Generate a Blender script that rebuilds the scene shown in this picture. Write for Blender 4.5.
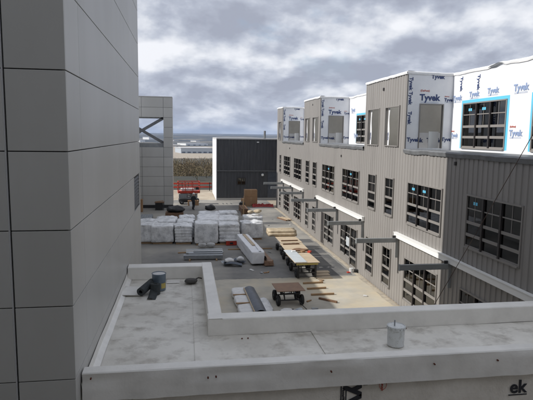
import bpy, math, random
import numpy as np
from mathutils import Vector, Matrix, noise
for o in list(bpy.data.objects): bpy.data.objects.remove(o)
S = bpy.context.scene
COL = S.collection
RND = random.Random(7)
PI = math.pi

# ---------------------------------------------------------------- camera
FPX, YAW, PITCH, ROLL, CAMZ = 517.6, math.radians(8.94), math.radians(-7.086), math.radians(.788), 8.0
_f = Vector((math.sin(YAW)*math.cos(PITCH), math.cos(YAW)*math.cos(PITCH), math.sin(PITCH)))
_r = Vector((math.cos(YAW), -math.sin(YAW), 0)); _u = _r.cross(_f)
RT = _r*math.cos(ROLL) + _u*math.sin(ROLL); UP = _u*math.cos(ROLL) - _r*math.sin(ROLL); FW = _f
cam = bpy.data.cameras.new('camera'); camo = bpy.data.objects.new('camera', cam); COL.objects.link(camo)
m = Matrix.Identity(4)
for i in range(3):
    m[i][0], m[i][1], m[i][2] = RT[i], UP[i], -FW[i]
m[2][3] = CAMZ
camo.matrix_world = m
cam.sensor_width = 36; cam.lens = FPX/533*36; cam.clip_end = 40000; cam.clip_start = .05
S.camera = camo
def G(px, py, z=0.0):                     # pixel direction -> point on the level z
    d = RT*((px-266.5)/FPX) - UP*((py-200)/FPX) + FW
    t = (z-CAMZ)/d.z
    return Vector((d.x*t, d.y*t, z))

# ---------------------------------------------------------------- sky, sun, exposure
SUN_EL = math.radians(35)
SUN_AZ = Vector((1, -.04, 0)).normalized()      # the way the light travels over the ground
W = bpy.data.worlds.new('World'); S.world = W; W.use_nodes = True
nt = W.node_tree; nt.nodes.clear()
def wn(t): return nt.nodes.new(t)
sky = wn('ShaderNodeTexSky'); sky.sky_type = 'NISHITA'; sky.sun_disc = False
sky.sun_elevation = SUN_EL; sky.sun_rotation = math.atan2(-SUN_AZ.x, -SUN_AZ.y)
bg1 = wn('ShaderNodeBackground'); bg1.inputs[1].default_value = .1
nt.links.new(sky.outputs[0], bg1.inputs[0])
geo = wn('ShaderNodeTexCoord'); sep = wn('ShaderNodeSeparateXYZ'); nt.links.new(geo.outputs['Generated'], sep.inputs[0])
def wm(op, a, b=None, c=None):
    n = wn('ShaderNodeMath'); n.operation = op
    for i, v in enumerate((a, b, c)):
        if v is None: continue
        if isinstance(v, (int, float)): n.inputs[i].default_value = v
        else: nt.links.new(v, n.inputs[i])
    return n.outputs[0]
zc = wm('ADD', wm('MAXIMUM', sep.outputs[2], 0.0), .42)
cmb = wn('ShaderNodeCombineXYZ')
nt.links.new(wm('DIVIDE', sep.outputs[0], zc), cmb.inputs[0]); nt.links.new(wm('DIVIDE', sep.outputs[1], zc), cmb.inputs[1])
def wnoise(scale, detail, rough, dist, off):
    mp = wn('ShaderNodeMapping'); mp.inputs[1].default_value = off; nt.links.new(cmb.outputs[0], mp.inputs[0])
    n = wn('ShaderNodeTexNoise'); n.inputs['Scale'].default_value = scale; n.inputs['Detail'].default_value = detail
    n.inputs['Roughness'].default_value = rough; n.inputs['Distortion'].default_value = dist
    nt.links.new(mp.outputs[0], n.inputs['Vector']); return n.outputs[0]
def wramp(src, pts):
    r = wn('ShaderNodeValToRGB'); e = r.color_ramp.elements
    while len(e) < len(pts): e.new(.5)
    for k, (p, c) in enumerate(pts): e[k].position = p; e[k].color = (*c, 1)
    nt.links.new(src, r.inputs[0]); return r.outputs[0]
# lit cloud tops against greyer bases: big masses plus small billows
OFF = (3.1, 1.7, 0)
big = wnoise(2.5, 10, .53, .1, OFF); shifted = wnoise(2.5, 10, .53, .1, (OFF[0]-.04, OFF[1]-.07, 0))
relief = wm('MULTIPLY', wm('SUBTRACT', shifted, big), 1.15)          # side turned to the sun is lighter
thin = wm('MULTIPLY', wm('SUBTRACT', .5, big), 1.25)                 # thin cloud is lighter
shape = wm('ADD', wm('ADD', relief, thin), .5)
tone = wramp(shape, [(.34, (.265, .285, .345)), (.45, (.325, .35, .415)), (.53, (.405, .43, .49)), (.61, (.51, .53, .575)), (.74, (.64, .65, .68))])
cover = wramp(wm('ADD', wm('MULTIPLY', wnoise(.9, 4, .5, .2, (11.3, 4.2, 0)), .65), wm('MULTIPLY', wnoise(3.0, 8, .6, .3, (1.3, 9.2, 0)), .35)), [(.335, (0, 0, 0)), (.43, (1, 1, 1))])
low = wn('ShaderNodeMapRange'); low.inputs[1].default_value = .10; low.inputs[2].default_value = .30; low.inputs[3].default_value = 1; low.inputs[4].default_value = 0; nt.links.new(sep.outputs[2], low.inputs[0])
cover = wm('MAXIMUM', cover, low.outputs[0])            # no gaps in the deck close to the horizon
bg2 = wn('ShaderNodeBackground'); bg2.inputs[1].default_value = 1.0; nt.links.new(tone, bg2.inputs[0])
mx = wn('ShaderNodeMixShader'); nt.links.new(cover, mx.inputs[0]); nt.links.new(bg1.outputs[0], mx.inputs[1]); nt.links.new(bg2.outputs[0], mx.inputs[2])
wo = wn('ShaderNodeOutputWorld'); nt.links.new(mx.outputs[0], wo.inputs[0])
sun = bpy.data.lights.new('sun', 'SUN'); sun.energy = 2.95; sun.angle = math.radians(.53); sun.color = (1, .965, .91)
suno = bpy.data.objects.new('sun', sun); COL.objects.link(suno)
LD = Vector((SUN_AZ.x*math.cos(SUN_EL), SUN_AZ.y*math.cos(SUN_EL), -math.sin(SUN_EL)))
suno.rotation_euler = LD.to_track_quat('-Z', 'Y').to_euler(); suno.location = (-30, -10, 40)
vs = S.view_settings; vs.view_transform = 'Standard'; vs.look = 'None'; vs.exposure = 0.56; vs.gamma = 1; vs.use_curve_mapping = False
S.render.engine = 'CYCLES'
S.cycles.max_bounces = 7; S.cycles.diffuse_bounces = 4; S.cycles.volume_bounces = 0; S.cycles.transparent_max_bounces = 12

# ---------------------------------------------------------------- helpers
class MB:
    """collects shapes; build() links them as ONE mesh object"""
    def __init__(s): s.v = []; s.f = []
    def add(s, vs_, fs):
        n = len(s.v); s.v += [tuple(p) for p in vs_]; s.f += [tuple(i+n for i in f) for f in fs]; return s
    def box(s, x0, x1, y0, y1, z0, z1, M=None):
        P = [Vector(p) for p in ((x0,y0,z0),(x1,y0,z0),(x1,y1,z0),(x0,y1,z0),(x0,y0,z1),(x1,y0,z1),(x1,y1,z1),(x0,y1,z1))]
        if M: P = [M @ p for p in P]
        return s.add(P, ((0,3,2,1),(4,5,6,7),(0,1,5,4),(1,2,6,5),(2,3,7,6),(3,0,4,7)))
    def bar(s, a, b, w, h=None):
        a, b = Vector(a), Vector(b); d = b-a; L = d.length
        q = d.to_track_quat('X', 'Z').to_matrix().to_4x4(); q.translation = a
        h = h or w
        return s.box(0, L, -w/2, w/2, -h/2, h/2, q)
    def tube(s, pts, r, n=8, caps=True):
        pts = [Vector(p) for p in pts]; k0 = len(s.v); K = len(pts)
        rs = r if isinstance(r, (list, tuple)) else [r]*K
        for i, p in enumerate(pts):
            d = (pts[min(i+1, K-1)]-pts[max(i-1, 0)]).normalized()
            a = d.cross(Vector((0, 0, 1)) if abs(d.z) < .9 else Vector((1, 0, 0))).normalized(); b = d.cross(a)
            for j in range(n):
                t = 2*PI*j/n; s.v.append(tuple(p+(a*math.cos(t)+b*math.sin(t))*rs[i]))
        for i in range(K-1):
            for j in range(n):
                s.f.append((k0+i*n+j, k0+i*n+(j+1) % n, k0+(i+1)*n+(j+1) % n, k0+(i+1)*n+j))
        if caps:
            s.f.append(tuple(k0+j for j in range(n))[::-1]); s.f.append(tuple(k0+(K-1)*n+j for j in range(n)))
        return s
    def lathe(s, prof, c=(0, 0, 0), n=20):
        k0 = len(s.v); K = len(prof)
        for r, z in prof:
            for j in range(n):
                t = 2*PI*j/n; s.v.append((c[0]+r*math.cos(t), c[1]+r*math.sin(t), c[2]+z))
        for i in range(K-1):
            for j in range(n):
                s.f.append((k0+i*n+j, k0+i*n+(j+1) % n, k0+(i+1)*n+(j+1) % n, k0+(i+1)*n+j))
        return s
    def grid(s, fn, nu, nv):
        k0 = len(s.v)
        for i in range(nu+1):
            for j in range(nv+1): s.v.append(tuple(fn(i/nu, j/nv)))
        for i in range(nu):
            for j in range(nv):
                a = k0+i*(nv+1)+j; s.f.append((a, a+nv+1, a+nv+2, a+1))
        return s
    def mesh(s, name, mat, smooth=False):
        me = bpy.data.meshes.new(name); me.from_pydata(s.v, [], s.f); me.validate(); me.update()
        if mat: me.materials.append(mat)
        if smooth: me.polygons.foreach_set('use_smooth', [True]*len(me.polygons))
        if smooth == 'crisp': me.set_sharp_from_angle(angle=math.radians(32))
        return me
    def build(s, name, mat, parent=None, smooth=False, bevel=0):
        o = link(name, s.mesh(name, mat, smooth), parent)
        if bevel:
            b = o.modifiers.new('bevel', 'BEVEL'); b.width = bevel; b.segments = 2; b.limit_method = 'ANGLE'
        return o
def link(name, data, parent=None):
    o = bpy.data.objects.new(name, data); COL.objects.link(o)
    if parent: o.parent = parent
    return o
def tag(o, label, cat, group=None):
    o['label'] = label; o['category'] = cat
    if group: o['group'] = group
    return o
def struct(o, kind='structure'):
    o['kind'] = kind; return o
def thing(name, label, cat, loc=(0, 0, 0), rz=0, group=None):
    o = link(name, None); o.location = loc; o.rotation_euler = (0, 0, rz); return tag(o, label, cat, group)
def dup(o, parent=None):
    c = o.copy(); COL.objects.link(c); c.parent = parent
    for ch in o.children: dup(ch, c)
    return c

# ---------------------------------------------------------------- materials
def mat(name, col, rough=.7, metal=0, col2=None, nscale=3, ndetail=6, lo=.4, hi=.65, bump=0, bscale=20, stretch=None, spec=.5, col3=None, n3=.6, lo3=.5, hi3=.7, objco=False, objvar=0):
    M = bpy.data.materials.new(name); M.use_nodes = True; t = M.node_tree; b = t.nodes['Principled BSDF']
    b.inputs['Base Color'].default_value = (*col, 1); b.inputs['Roughness'].default_value = rough; b.inputs['Metallic'].default_value = metal
    b.inputs['Specular IOR Level'].default_value = spec
    if objco: src = t.nodes.new('ShaderNodeTexCoord').outputs['Object']
    else: src = t.nodes.new('ShaderNodeNewGeometry').outputs['Position']
    if stretch:
        mp = t.nodes.new('ShaderNodeMapping'); mp.inputs['Scale'].default_value = stretch; t.links.new(src, mp.inputs[0]); src = mp.outputs[0]
    def nz(scale, det):
        n = t.nodes.new('ShaderNodeTexNoise'); n.inputs['Scale'].default_value = scale; n.inputs['Detail'].default_value = det; n.inputs['Roughness'].default_value = .62
        t.links.new(src, n.inputs['Vector']); return n.outputs[0]
    def mr(f, a, c):
        r = t.nodes.new('ShaderNodeMapRange'); r.inputs[1].default_value = a; r.inputs[2].default_value = c; t.links.new(f, r.inputs[0]); return r.outputs[0]
    out = None
    def mix(fac, a, c):
        x = t.nodes.new('ShaderNodeMix'); x.data_type = 'RGBA'; t.links.new(fac, x.inputs[0])
        if isinstance(a, tuple): x.inputs[6].default_value = (*a, 1)
        else: t.links.new(a, x.inputs[6])
        x.inputs[7].default_value = (*c, 1); return x.outputs[2]
    if col2: out = mix(mr(nz(nscale, ndetail), lo, hi), col, col2)
    if col3: out = mix(mr(nz(n3, 9), lo3, hi3), out or col, col3)
    if objvar and out:                                # each piece a touch lighter or darker than the next
        oi = t.nodes.new('ShaderNodeObjectInfo'); hs = t.nodes.new('ShaderNodeHueSaturation'); r_ = t.nodes.new('ShaderNodeMapRange')
        r_.inputs[3].default_value = 1-objvar/2; r_.inputs[4].default_value = 1+objvar/2
        t.links.new(oi.outputs['Random'], r_.inputs[0]); t.links.new(r_.outputs[0], hs.inputs['Value']); t.links.new(out, hs.inputs['Color']); out = hs.outputs[0]
    if out: t.links.new(out, b.inputs['Base Color'])
    if bump:
        bp = t.nodes.new('ShaderNodeBump'); bp.inputs['Strength'].default_value = bump; bp.inputs['Distance'].default_value = .03
        t.links.new(nz(bscale, 8), bp.inputs['Height']); t.links.new(bp.outputs[0], b.inputs['Normal'])
    return M
M = {}
M['panel'] = mat('panel_metal', (.46, .455, .43), .40, .0, (.50, .495, .475), .7, bump=.10, bscale=1.1, stretch=(1, 1, .35), objvar=.10)
M['joint'] = mat('joint_dark', (.03, .03, .032), .8)
M['edge_trim'] = mat('edge_trim', (.5, .5, .5), .4)
M['beige'] = mat('beige_siding', (.268, .253, .239), .5, .0, (.252, .239, .225), 2.2, col3=(.228, .215, .203), n3=.8, stretch=(1, 1, .22), objvar=.06)
M['darkside'] = mat('dark_siding', (.055, .058, .064), .5, 0, (.075, .078, .084), 1.5, stretch=(3, 3, .4))
M['wrap'] = mat('house_wrap', (.80, .81, .83), .45, 0, (.74, .75, .78), 1.4, bump=.5, bscale=2.2)
M['wrap_shaded'] = mat('house_wrap_shaded', (.82, .78, .71), .45, 0, (.70, .66, .59), 2.2, bump=1.0, bscale=4)  # brownish cast of the shaded near wrap put into its colour
M['membrane'] = mat('roof_membrane', (.80, .775, .71), .5, 0, (.58, .55, .49), 1.1, 9, .42, .74, .15, 14, col3=(.22, .185, .14), n3=3.2, lo3=.50, hi3=.86)
M['coping'] = mat('coping_membrane', (.83, .81, .76), .40, 0, (.74, .72, .675), 2.5, bump=.35, bscale=3.5)
M['roofedge'] = mat('roof_edge_membrane', (.82, .82, .82), .5, 0, (.7, .7, .7), 3)
M['ledge'] = mat('ledge_flashing', (.17, .175, .18), .45, 0, (.12, .125, .13), 2)
M['white'] = mat('white_metal', (.82, .82, .80), .4)
M['steel'] = mat('primed_steel', (.30, .315, .315), .5, .1, (.25, .26, .265), 3)
M['frame'] = mat('window_frame', (.235, .22, .205), .45)
M['mullion'] = mat('dark_mullion', (.03, .026, .026), .4)
M['tape'] = mat('blue_tape', (.13, .55, .80), .4)
M['sheath'] = mat('gypsum_sheathing', (.62, .60, .55), .8, 0, (.56, .54, .49), 1.5)
M['interior'] = mat('interior_dim', (.5, .49, .46), .9)
M['slab'] = mat('floor_slab', (.40, .39, .37), .9)
M['ink'] = mat('navy_ink', (.035, .06, .17), .6)
M['inkblack'] = mat('black_ink', (.02, .022, .03), .6)
M['inkred'] = mat('red_ink', (.5, .09, .05), .6)
M['inkpale'] = mat('pale_ink', (.26, .34, .52), .6)  # also puts the washed-out look of sunlit lettering into the colour
M['rust'] = mat('rust', (.12, .035, .02), .9)
M['asphalt'] = mat('asphalt', (.15, .147, .142), .85, 0, (.235, .228, .213), .55, 10, .35, .7, .3, 60, col3=(.36, .34, .30), n3=.13, lo3=.42, hi3=.64)
M['asphalt_new'] = mat('fresh_asphalt', (.09, .09, .091), .8, 0, (.13, .129, .127), 1.0, 9, .35, .7, .3, 60, col3=(.22, .21, .19), n3=.5, lo3=.5, hi3=.75)
M['concrete'] = mat('concrete', (.50, .465, .39), .85, 0, (.36, .34, .295), .8, 9, .35, .7, .15, 40, col3=(.56, .47, .32), n3=.16, lo3=.47, hi3=.66)
M['dirtcurb'] = mat('dusty_edge', (.46, .40, .31), .9, 0, (.3, .27, .22), 3)
M['plastic'] = mat('pallet_film', (.78, .785, .79), .25, 0, (.50, .51, .52), 2.2, 10, .46, .66, 1.0, 7, spec=.7, col3=(.36, .37, .39), n3=9, lo3=.60, hi3=.68)
M['sack'] = mat('grey_sack', (.50, .505, .50), .6, 0, (.36, .36, .35), 4, bump=.5, bscale=14)
M['tansack'] = mat('tan_canvas', (.52, .43, .30), .8, 0, (.40, .32, .22), 5, bump=.4, bscale=12)
M['wood'] = mat('lumber', (.40, .27, .155), .75, 0, (.31, .20, .11), 3, stretch=(1, 6, 6))
M['woodd'] = mat('dark_lumber', (.20, .115, .065), .8, 0, (.15, .085, .05), 3)
M['ply'] = mat('plywood', (.52, .42, .30), .7, 0, (.44, .35, .24), 1.8, stretch=(1, 4, 1), col3=(.33, .25, .16), n3=2.2, lo3=.55, hi3=.75)
M['plyb'] = mat('brown_plywood', (.27, .165, .105), .7, 0, (.22, .135, .09), 2.5)
M['greyboard'] = mat('grey_board', (.50, .54, .56), .6, 0, (.44, .47, .49), 2)
M['rubber'] = mat('rubber', (.018, .018, .019), .75)
M['dmetal'] = mat('dark_metal', (.035, .036, .038), .5, .4)
M['galv'] = mat('galvanised', (.33, .35, .37), .42, .5, (.26, .28, .30), 4)
M['bluegrey'] = mat('bluegrey_sheet', (.10, .115, .14), .45, .3, (.075, .085, .105), 3)
M['foam'] = mat('white_foam', (.72, .72, .71), .6, 0, (.62, .61, .6), 4, bump=.3, bscale=10)
M['black'] = mat('black_tarp', (.012, .012, .013), .5, bump=.6, bscale=8)
M['card'] = mat('cardboard', (.33, .20, .105), .8, 0, (.29, .17, .09), 2)
M['red'] = mat('orange_red_paint', (.50, .045, .02), .5, 0, (.4, .035, .018), 5)
M['rednet'] = mat('red_netting', (.36, .03, .024), .7, 0, (.14, .015, .012), 7, bump=.8, bscale=14)
M['pailmetal'] = mat('pail_metal', (.66, .68, .68), .45, .1, (.46, .47, .45), 14, 8, .5, .7, col3=(.22, .15, .09), n3=22, lo3=.62, hi3=.72)
M['pailblue'] = mat('pail_blue', (.17, .22, .27), .4, .2, (.13, .17, .21), 9)
M['yellow'] = mat('yellow_print', (.50, .40, .12), .6)
M['roll'] = mat('membrane_roll', (.035, .042, .045), .8, 0, (.055, .062, .062), 8, bump=.4, bscale=30)
M['rag'] = mat('grey_rag', (.09, .085, .08), .9, bump=.6, bscale=20)
M['cable'] = mat('cable', (.09, .06, .045), .7)
M['cloth'] = mat('dark_cloth', (.025, .027, .032), .9)
M['skin'] = mat('skin', (.42, .25, .18), .6)
M['helmet'] = mat('helmet', (.75, .75, .74), .35)
M['blue'] = mat('blue_print', (.06, .16, .38), .6)
M['terrain'] = mat('terrain', (.085, .07, .04), .95, 0, (.022, .028, .026), .006, 9, .38, .5, col3=(.20, .17, .12), n3=.0028, lo3=.52, hi3=.62)
M['gravel'] = mat('pale_gravel', (.42, .37, .29), .9, 0, (.30, .24, .18), .4)
M['twig'] = mat('bare_twigs', (.17, .125, .075), .95, 0, (.11, .105, .055), .05, col3=(.24, .16, .085), n3=.03)
M['paleroof'] = mat('pale_roof', (.55, .55, .55), .6)
M['bluewall'] = mat('pale_blue_wall', (.42, .46, .50), .6)
def glass():
    m_ = bpy.data.materials.new('window_glass'); m_.use_nodes = True; t = m_.node_tree; t.nodes.clear()
    o = t.nodes.new('ShaderNodeOutputMaterial'); mi = t.nodes.new('ShaderNodeMixShader'); fr = t.nodes.new('ShaderNodeFresnel'); fr.inputs[0].default_value = 1.9
    tr = t.nodes.new('ShaderNodeBsdfTransparent'); tr.inputs[0].default_value = (.55, .6, .59, 1)
    gl = t.nodes.new('ShaderNodeBsdfGlossy'); gl.inputs['Roughness'].default_value = .02; gl.inputs[0].default_value = (.9, .9, .9, 1)
    n = t.nodes.new('ShaderNodeTexNoise'); n.inputs['Scale'].default_value = 1.3; bp = t.nodes.new('ShaderNodeBump'); bp.inputs['Strength'].default_value = .05
    g = t.nodes.new('ShaderNodeNewGeometry'); t.links.new(g.outputs['Position'], n.inputs['Vector']); t.links.new(n.outputs[0], bp.inputs['Height']); t.links.new(bp.outputs[0], gl.inputs['Normal'])
    t.links.new(fr.outputs[0], mi.inputs[0]); t.links.new(tr.outputs[0], mi.inputs[1]); t.links.new(gl.outputs[0], mi.inputs[2]); t.links.new(mi.outputs[0], o.inputs[0])
    return m_
M['glass'] = glass()

# lettering: one mesh per string
_txt = {}
def text_mesh(s, mat_, bold=.0, spacing=1.0):
    key = (s, mat_.name, bold)
    if key in _txt: return _txt[key]
    c = bpy.data.curves.new('lettering', 'FONT'); c.body = s; c.size = 1; c.offset = bold; c.extrude = .004; c.space_character = spacing; c.resolution_u = 3
    o = bpy.data.objects.new('t', c); COL.objects.link(o)
    bpy.context.view_layer.update()
    me = bpy.data.meshes.new_from_object(o.evaluated_get(bpy.context.evaluated_depsgraph_get()))
    bpy.data.objects.remove(o); me.materials.clear(); me.materials.append(mat_); _txt[key] = me
    return me
def letter(s, mat_, parent, pos, size, face='-X', rot=0, bold=.03):
    me = text_mesh(s, mat_, bold); o = link('lettering', me, parent)
    B = Matrix(((0, 0, -1), (-1, 0, 0), (0, 1, 0))) if face == '-X' else Matrix(((1, 0, 0), (0, 0, -1), (0, 1, 0)))
    R_ = (B @ Matrix.Rotation(rot, 3, 'Z')).to_4x4(); R_.translation = Vector(pos)
    o.matrix_local = R_ @ Matrix.Diagonal((size, size, 1, 1))
    return o

# ================================================================ SETTING: terrain, courtyard
def sstep(a, b, x):
    t = min(1, max(0, (x-a)/(b-a))); return t*t*(3-2*t)
def terr(x, y):
    r = math.hypot(x, y-20)
    z = -.06 - 35*sstep(75, 260, r)
    if r > 1500:
        z += 36*sstep(2000, 5200, r) + 22*sstep(5000, 9000, r)
        z += sstep(1500, 3500, r)*(noise.noise((x/1500, y/1900, 3.3))*(16+18*sstep(4000, 7000, r)) + noise.noise((x/500, y/600, 8.3))*6)
    elif r > 200: z += sstep(200, 500, r)*noise.noise((x/140, y/140, 1.3))*2.5
    return z
mb = MB(); NR, NA = 110, 220
rad = [0] + [10*(1400**(i/(NR-1))) for i in range(NR)]
for r in rad:
    for a in range(NA):
        t = 2*PI*a/NA; x, y = r*math.cos(t), 20+r*math.sin(t); mb.v.append((x, y, terr(x, y)))
for i in range(len(rad)-1):
    for a in range(NA):
        b = (a+1) % NA; mb.f.append((i*NA+a, (i+1)*NA+a, (i+1)*NA+b, i*NA+b))
struct(mb.build('ground', M['terrain'], smooth=True))
def sheet(name, x0, x1, y0, y1, z, mt):
    return struct(MB().add([(x0,y0,z),(x1,y0,z),(x1,y1,z),(x0,y1,z)], [(0,1,2,3)]).build(name, mt))
sheet('site_ground', -40, 45, -30, 76, -.015, M['gravel'])
sheet('courtyard_concrete', -5.28, 9.95, 6.5, 29.2, .002, M['concrete'])
_n = 120; _e = [(-5.28+15.23*k/_n, 28.1+.16*noise.noise((k*.21, 3, 0))+.10*noise.noise((k*.9, 8, 0))) for k in range(_n+1)]   # worn, uneven edge over the slab
struct(MB().add([(x, y, .006) for x, y in _e]+[(9.95, 64, .006), (-5.28, 64, .006)], [tuple(range(_n+3))]).build('courtyard_asphalt', M['asphalt']))
mb = MB()
for i in range(100):                       # dusty, broken strip along the foot of the wall
    y = 8+i*.5; w = .22+.1*noise.noise((y*.9, 0, 0))
    mb.add([(9.99-w, y, .014), (10.0, y, .014), (10.0, y+.5, .014), (9.99-.22-.1*noise.noise(((y+.5)*.9, 0, 0)), y+.5, .014)], [(0,1,2,3)])
def rough_sheet(name, x0, x1, y0, y1, z, mt, seed):     # patch with a slightly ragged outline
    P_ = []; n = 14
    for k in range(n): P_.append((x0+(x1-x0)*k/n, y0+.08*noise.noise((k*.7, seed, 0)), z))
    for k in range(n): P_.append((x1+.06*noise.noise((k*.8, seed, 3)), y0+(y1-y0)*k/n, z))
    for k in range(n): P_.append((x1-(x1-x0)*k/n, y1+.15*noise.noise((k*.7, seed, 6)), z))
    for k in range(n): P_.append((x0+.2*noise.noise((k*.6, seed, 9)), y1-(y1-y0)*k/n, z))
    return struct(MB().add(P_, [tuple(range(len(P_)))]).build(name, M[mt]))
rough_sheet('asphalt_patch', 7.7, 9.62, 28.35, 33.6, .010, 'asphalt_new', 1)
rough_sheet('asphalt_patch', 8.0, 9.64, 33.9, 35.4, .010, 'asphalt_new', 2)
rough_sheet('asphalt_patch', 7.2, 9.6, 37.6, 38.9, .010, 'asphalt_new', 3)
rough_sheet('asphalt_patch', 6.4, 9.4, 45.8, 47.0, .010, 'asphalt_new', 4)
struct(mb.build('wall_foot_strip', M['dirtcurb']))

# ================================================================ right hand building
XW, XR, ZB, ZT, ZRF = 10.1, 12.35, 3.45, 7.36, 11.02
BAYS = [(7.6, 13.1), (22.96, 28.54), (38.5, 44.0), (53.85, 57.2)]
REC = [(13.1, 22.96), (28.54, 38.5), (44.0, 53.85)]
YN, YF = 5.0, 57.2
RB = thing('building', 'long beige ribbed metal building on the right with a white-wrapped unfinished top storey', 'building', (XW, 30, 0))
def P(o): o.matrix_parent_inverse = RB.matrix_world.inverted(); return o
RBI = Matrix.Translation((-XW, -30, 0))
def rb(mb_, name, mt, parent=None, **k):
    o = mb_.build(name, mt, parent or RB, **k)
    if parent is None: o.matrix_parent_inverse = RBI
    return o
PER = .305
PROF = [(0, 0), (.140, 0), (.170, .028), (.275, .028)]      # offset along the wall, depth
def ribs(y0, y1, z0, z1, x=XW, mt='beige', name='siding_panel'):
    ys = [y0]; k = math.floor(y0/PER)-1
    while k*PER < y1:
        for a, d in PROF:
            if y0+.002 < k*PER+a < y1-.002: ys.append(k*PER+a)
        k += 1
    ys.append(y1)
    def dep(y):
        u = y % PER; pr = PROF+[(PER, 0)]
        for (a, d), (b, e) in zip(pr, pr[1:]):
            if a <= u <= b: return d+(e-d)*(u-a)/(b-a)
        return 0
    m_ = MB(); n = len(ys)
    m_.v = [(x+dep(y), y, z0) for y in ys] + [(x+dep(y), y, z1) for y in ys]
    m_.f = [(i+1, i, n+i, n+i+1) for i in range(n-1)]
    return rb(m_, name, M[mt])
W2 = [(54.4,55.35,1), (49.65,52.9,3), (44.6,47.8,3), (41.7,42.95,1), (39.3,40.5,1), (34.3,37.55,3), (29.2,32.5,3), (26.45,27.65,1), (24.05,25.15,1), (19.15,22.42,3), (14.1,17.33,3), (11.0,12.2,1)]
W1 = [(54.3,55.3,1), (49.7,52.6,3), (44.5,47.5,3), (41.65,42.7,1), (39.2,40.25,1), (34.2,36.6,2), (29.2,32.5,3), (26.48,27.65,1), (24.05,25.15,1), (19.2,22.42,3), (14.3,17.45,3)]
DOOR = (36.6, 37.45)
def wall_band(y0, y1, z0, z1, ops):         # ops: (ya, yb, za, zb)
    cur = y0
    for ya, yb, za, zb in sorted(ops):
        if ya > cur: ribs(cur, ya, z0, z1)
        if za > z0+.01: ribs(ya, yb, z0, za)
        if zb < z1-.01: ribs(ya, yb, zb, z1)
        cur = yb
    if cur < y1: ribs(cur, y1, z0, z1)
ops1 = [(a, b, .42, 2.48) for a, b, n in W1 if (a, b) != (29.2, 32.5)] + [(*DOOR, .02, 2.48), (29.2, 30.45, .02, 2.48), (30.45, 32.5, .42, 2.48)]
wall_band(YN, YF, .0, ZB, ops1)
wall_band(YN, YF, ZB, ZT, [(a, b, 4.05, 6.0) for a, b, n in W2])
OP3 = [(54.7,56.3), (41.85,43.5), (39.15,40.9), (26.3,28.05), (23.72,25.5), (8.4,10.0), (10.8,12.4)]
for b0, b1 in BAYS:
    wall_band(b0, b1, ZT, ZRF-.1, [(a, b, 7.55, 9.52) for a, b in OP3 if b0 < a < b1])
# ends and carcass
rb(MB().box(XW+.02, 24, YF-.03, YF, 0, ZRF-.15), 'end_wall', M['beige'])
rb(MB().box(XW+.02, 24, YN, YN+.03, 0, ZRF-.15), 'end_wall', M['beige'])
for z0, z1 in ((3.42, 3.62), (7.16, 7.34)): rb(MB().box(XW+.05, 24, YN+.04, YF-.04, z0, z1), 'floor_slab', M['slab'])
rb(MB().box(15.2, 15.3, YN+.04, YF-.04, 0, 3.41), 'interior_wall', M['interior'])
rb(MB().box(15.2, 15.3, YN+.04, YF-.04, 3.63, 7.15), 'interior_wall', M['interior'])
for y in (13.6, 23.2, 28.8, 38.3, 43.8, 53.6):
    for z0, z1 in ((.0, 3.41), (3.63, 7.15)): rb(MB().box(XW+.06, 15.19, y, y+.12, z0, z1), 'interior_wall', M['interior'])
for b0, b1 in BAYS:
    rb(MB().box(XR+1.6, XR+1.7, b0+.03, b1-.03, 7.35, ZRF-.3), 'interior_wall', M['sheath'])
    rb(MB().box(XW+.06, XR+1.59, b1-.1, b1-.04, 7.35, ZRF-.3), 'interior_wall', M['sheath'])
    iw = rb(MB().box(XW+.5, XR+1.5, b0+1.55, b0+1.62, 7.36, ZRF-.3), 'interior_wall', M['sheath'])
    iwr = rb(MB().box(XW+.7, XR+1.4, b0+1.52, b0+1.545, 7.40, 8.25), 'house_wrap', M['wrap'])
    for k in range(2): 
        t_ = letter('Tyvek', M['ink'], iwr, (XW+.85+k*.95, b0+1.512, 7.78), .30, '-Y', bold=.035)
rb(MB().box(XR+1.75, 24, YN+.03, YF-.03, ZRF-.3, ZRF-.14), 'roof_deck', M['paleroof'])
rb(MB().box(15.2, 15.3, YN+.04, YF-.04, 7.36, ZRF-.31), 'interior_wall', M['interior'])

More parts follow.
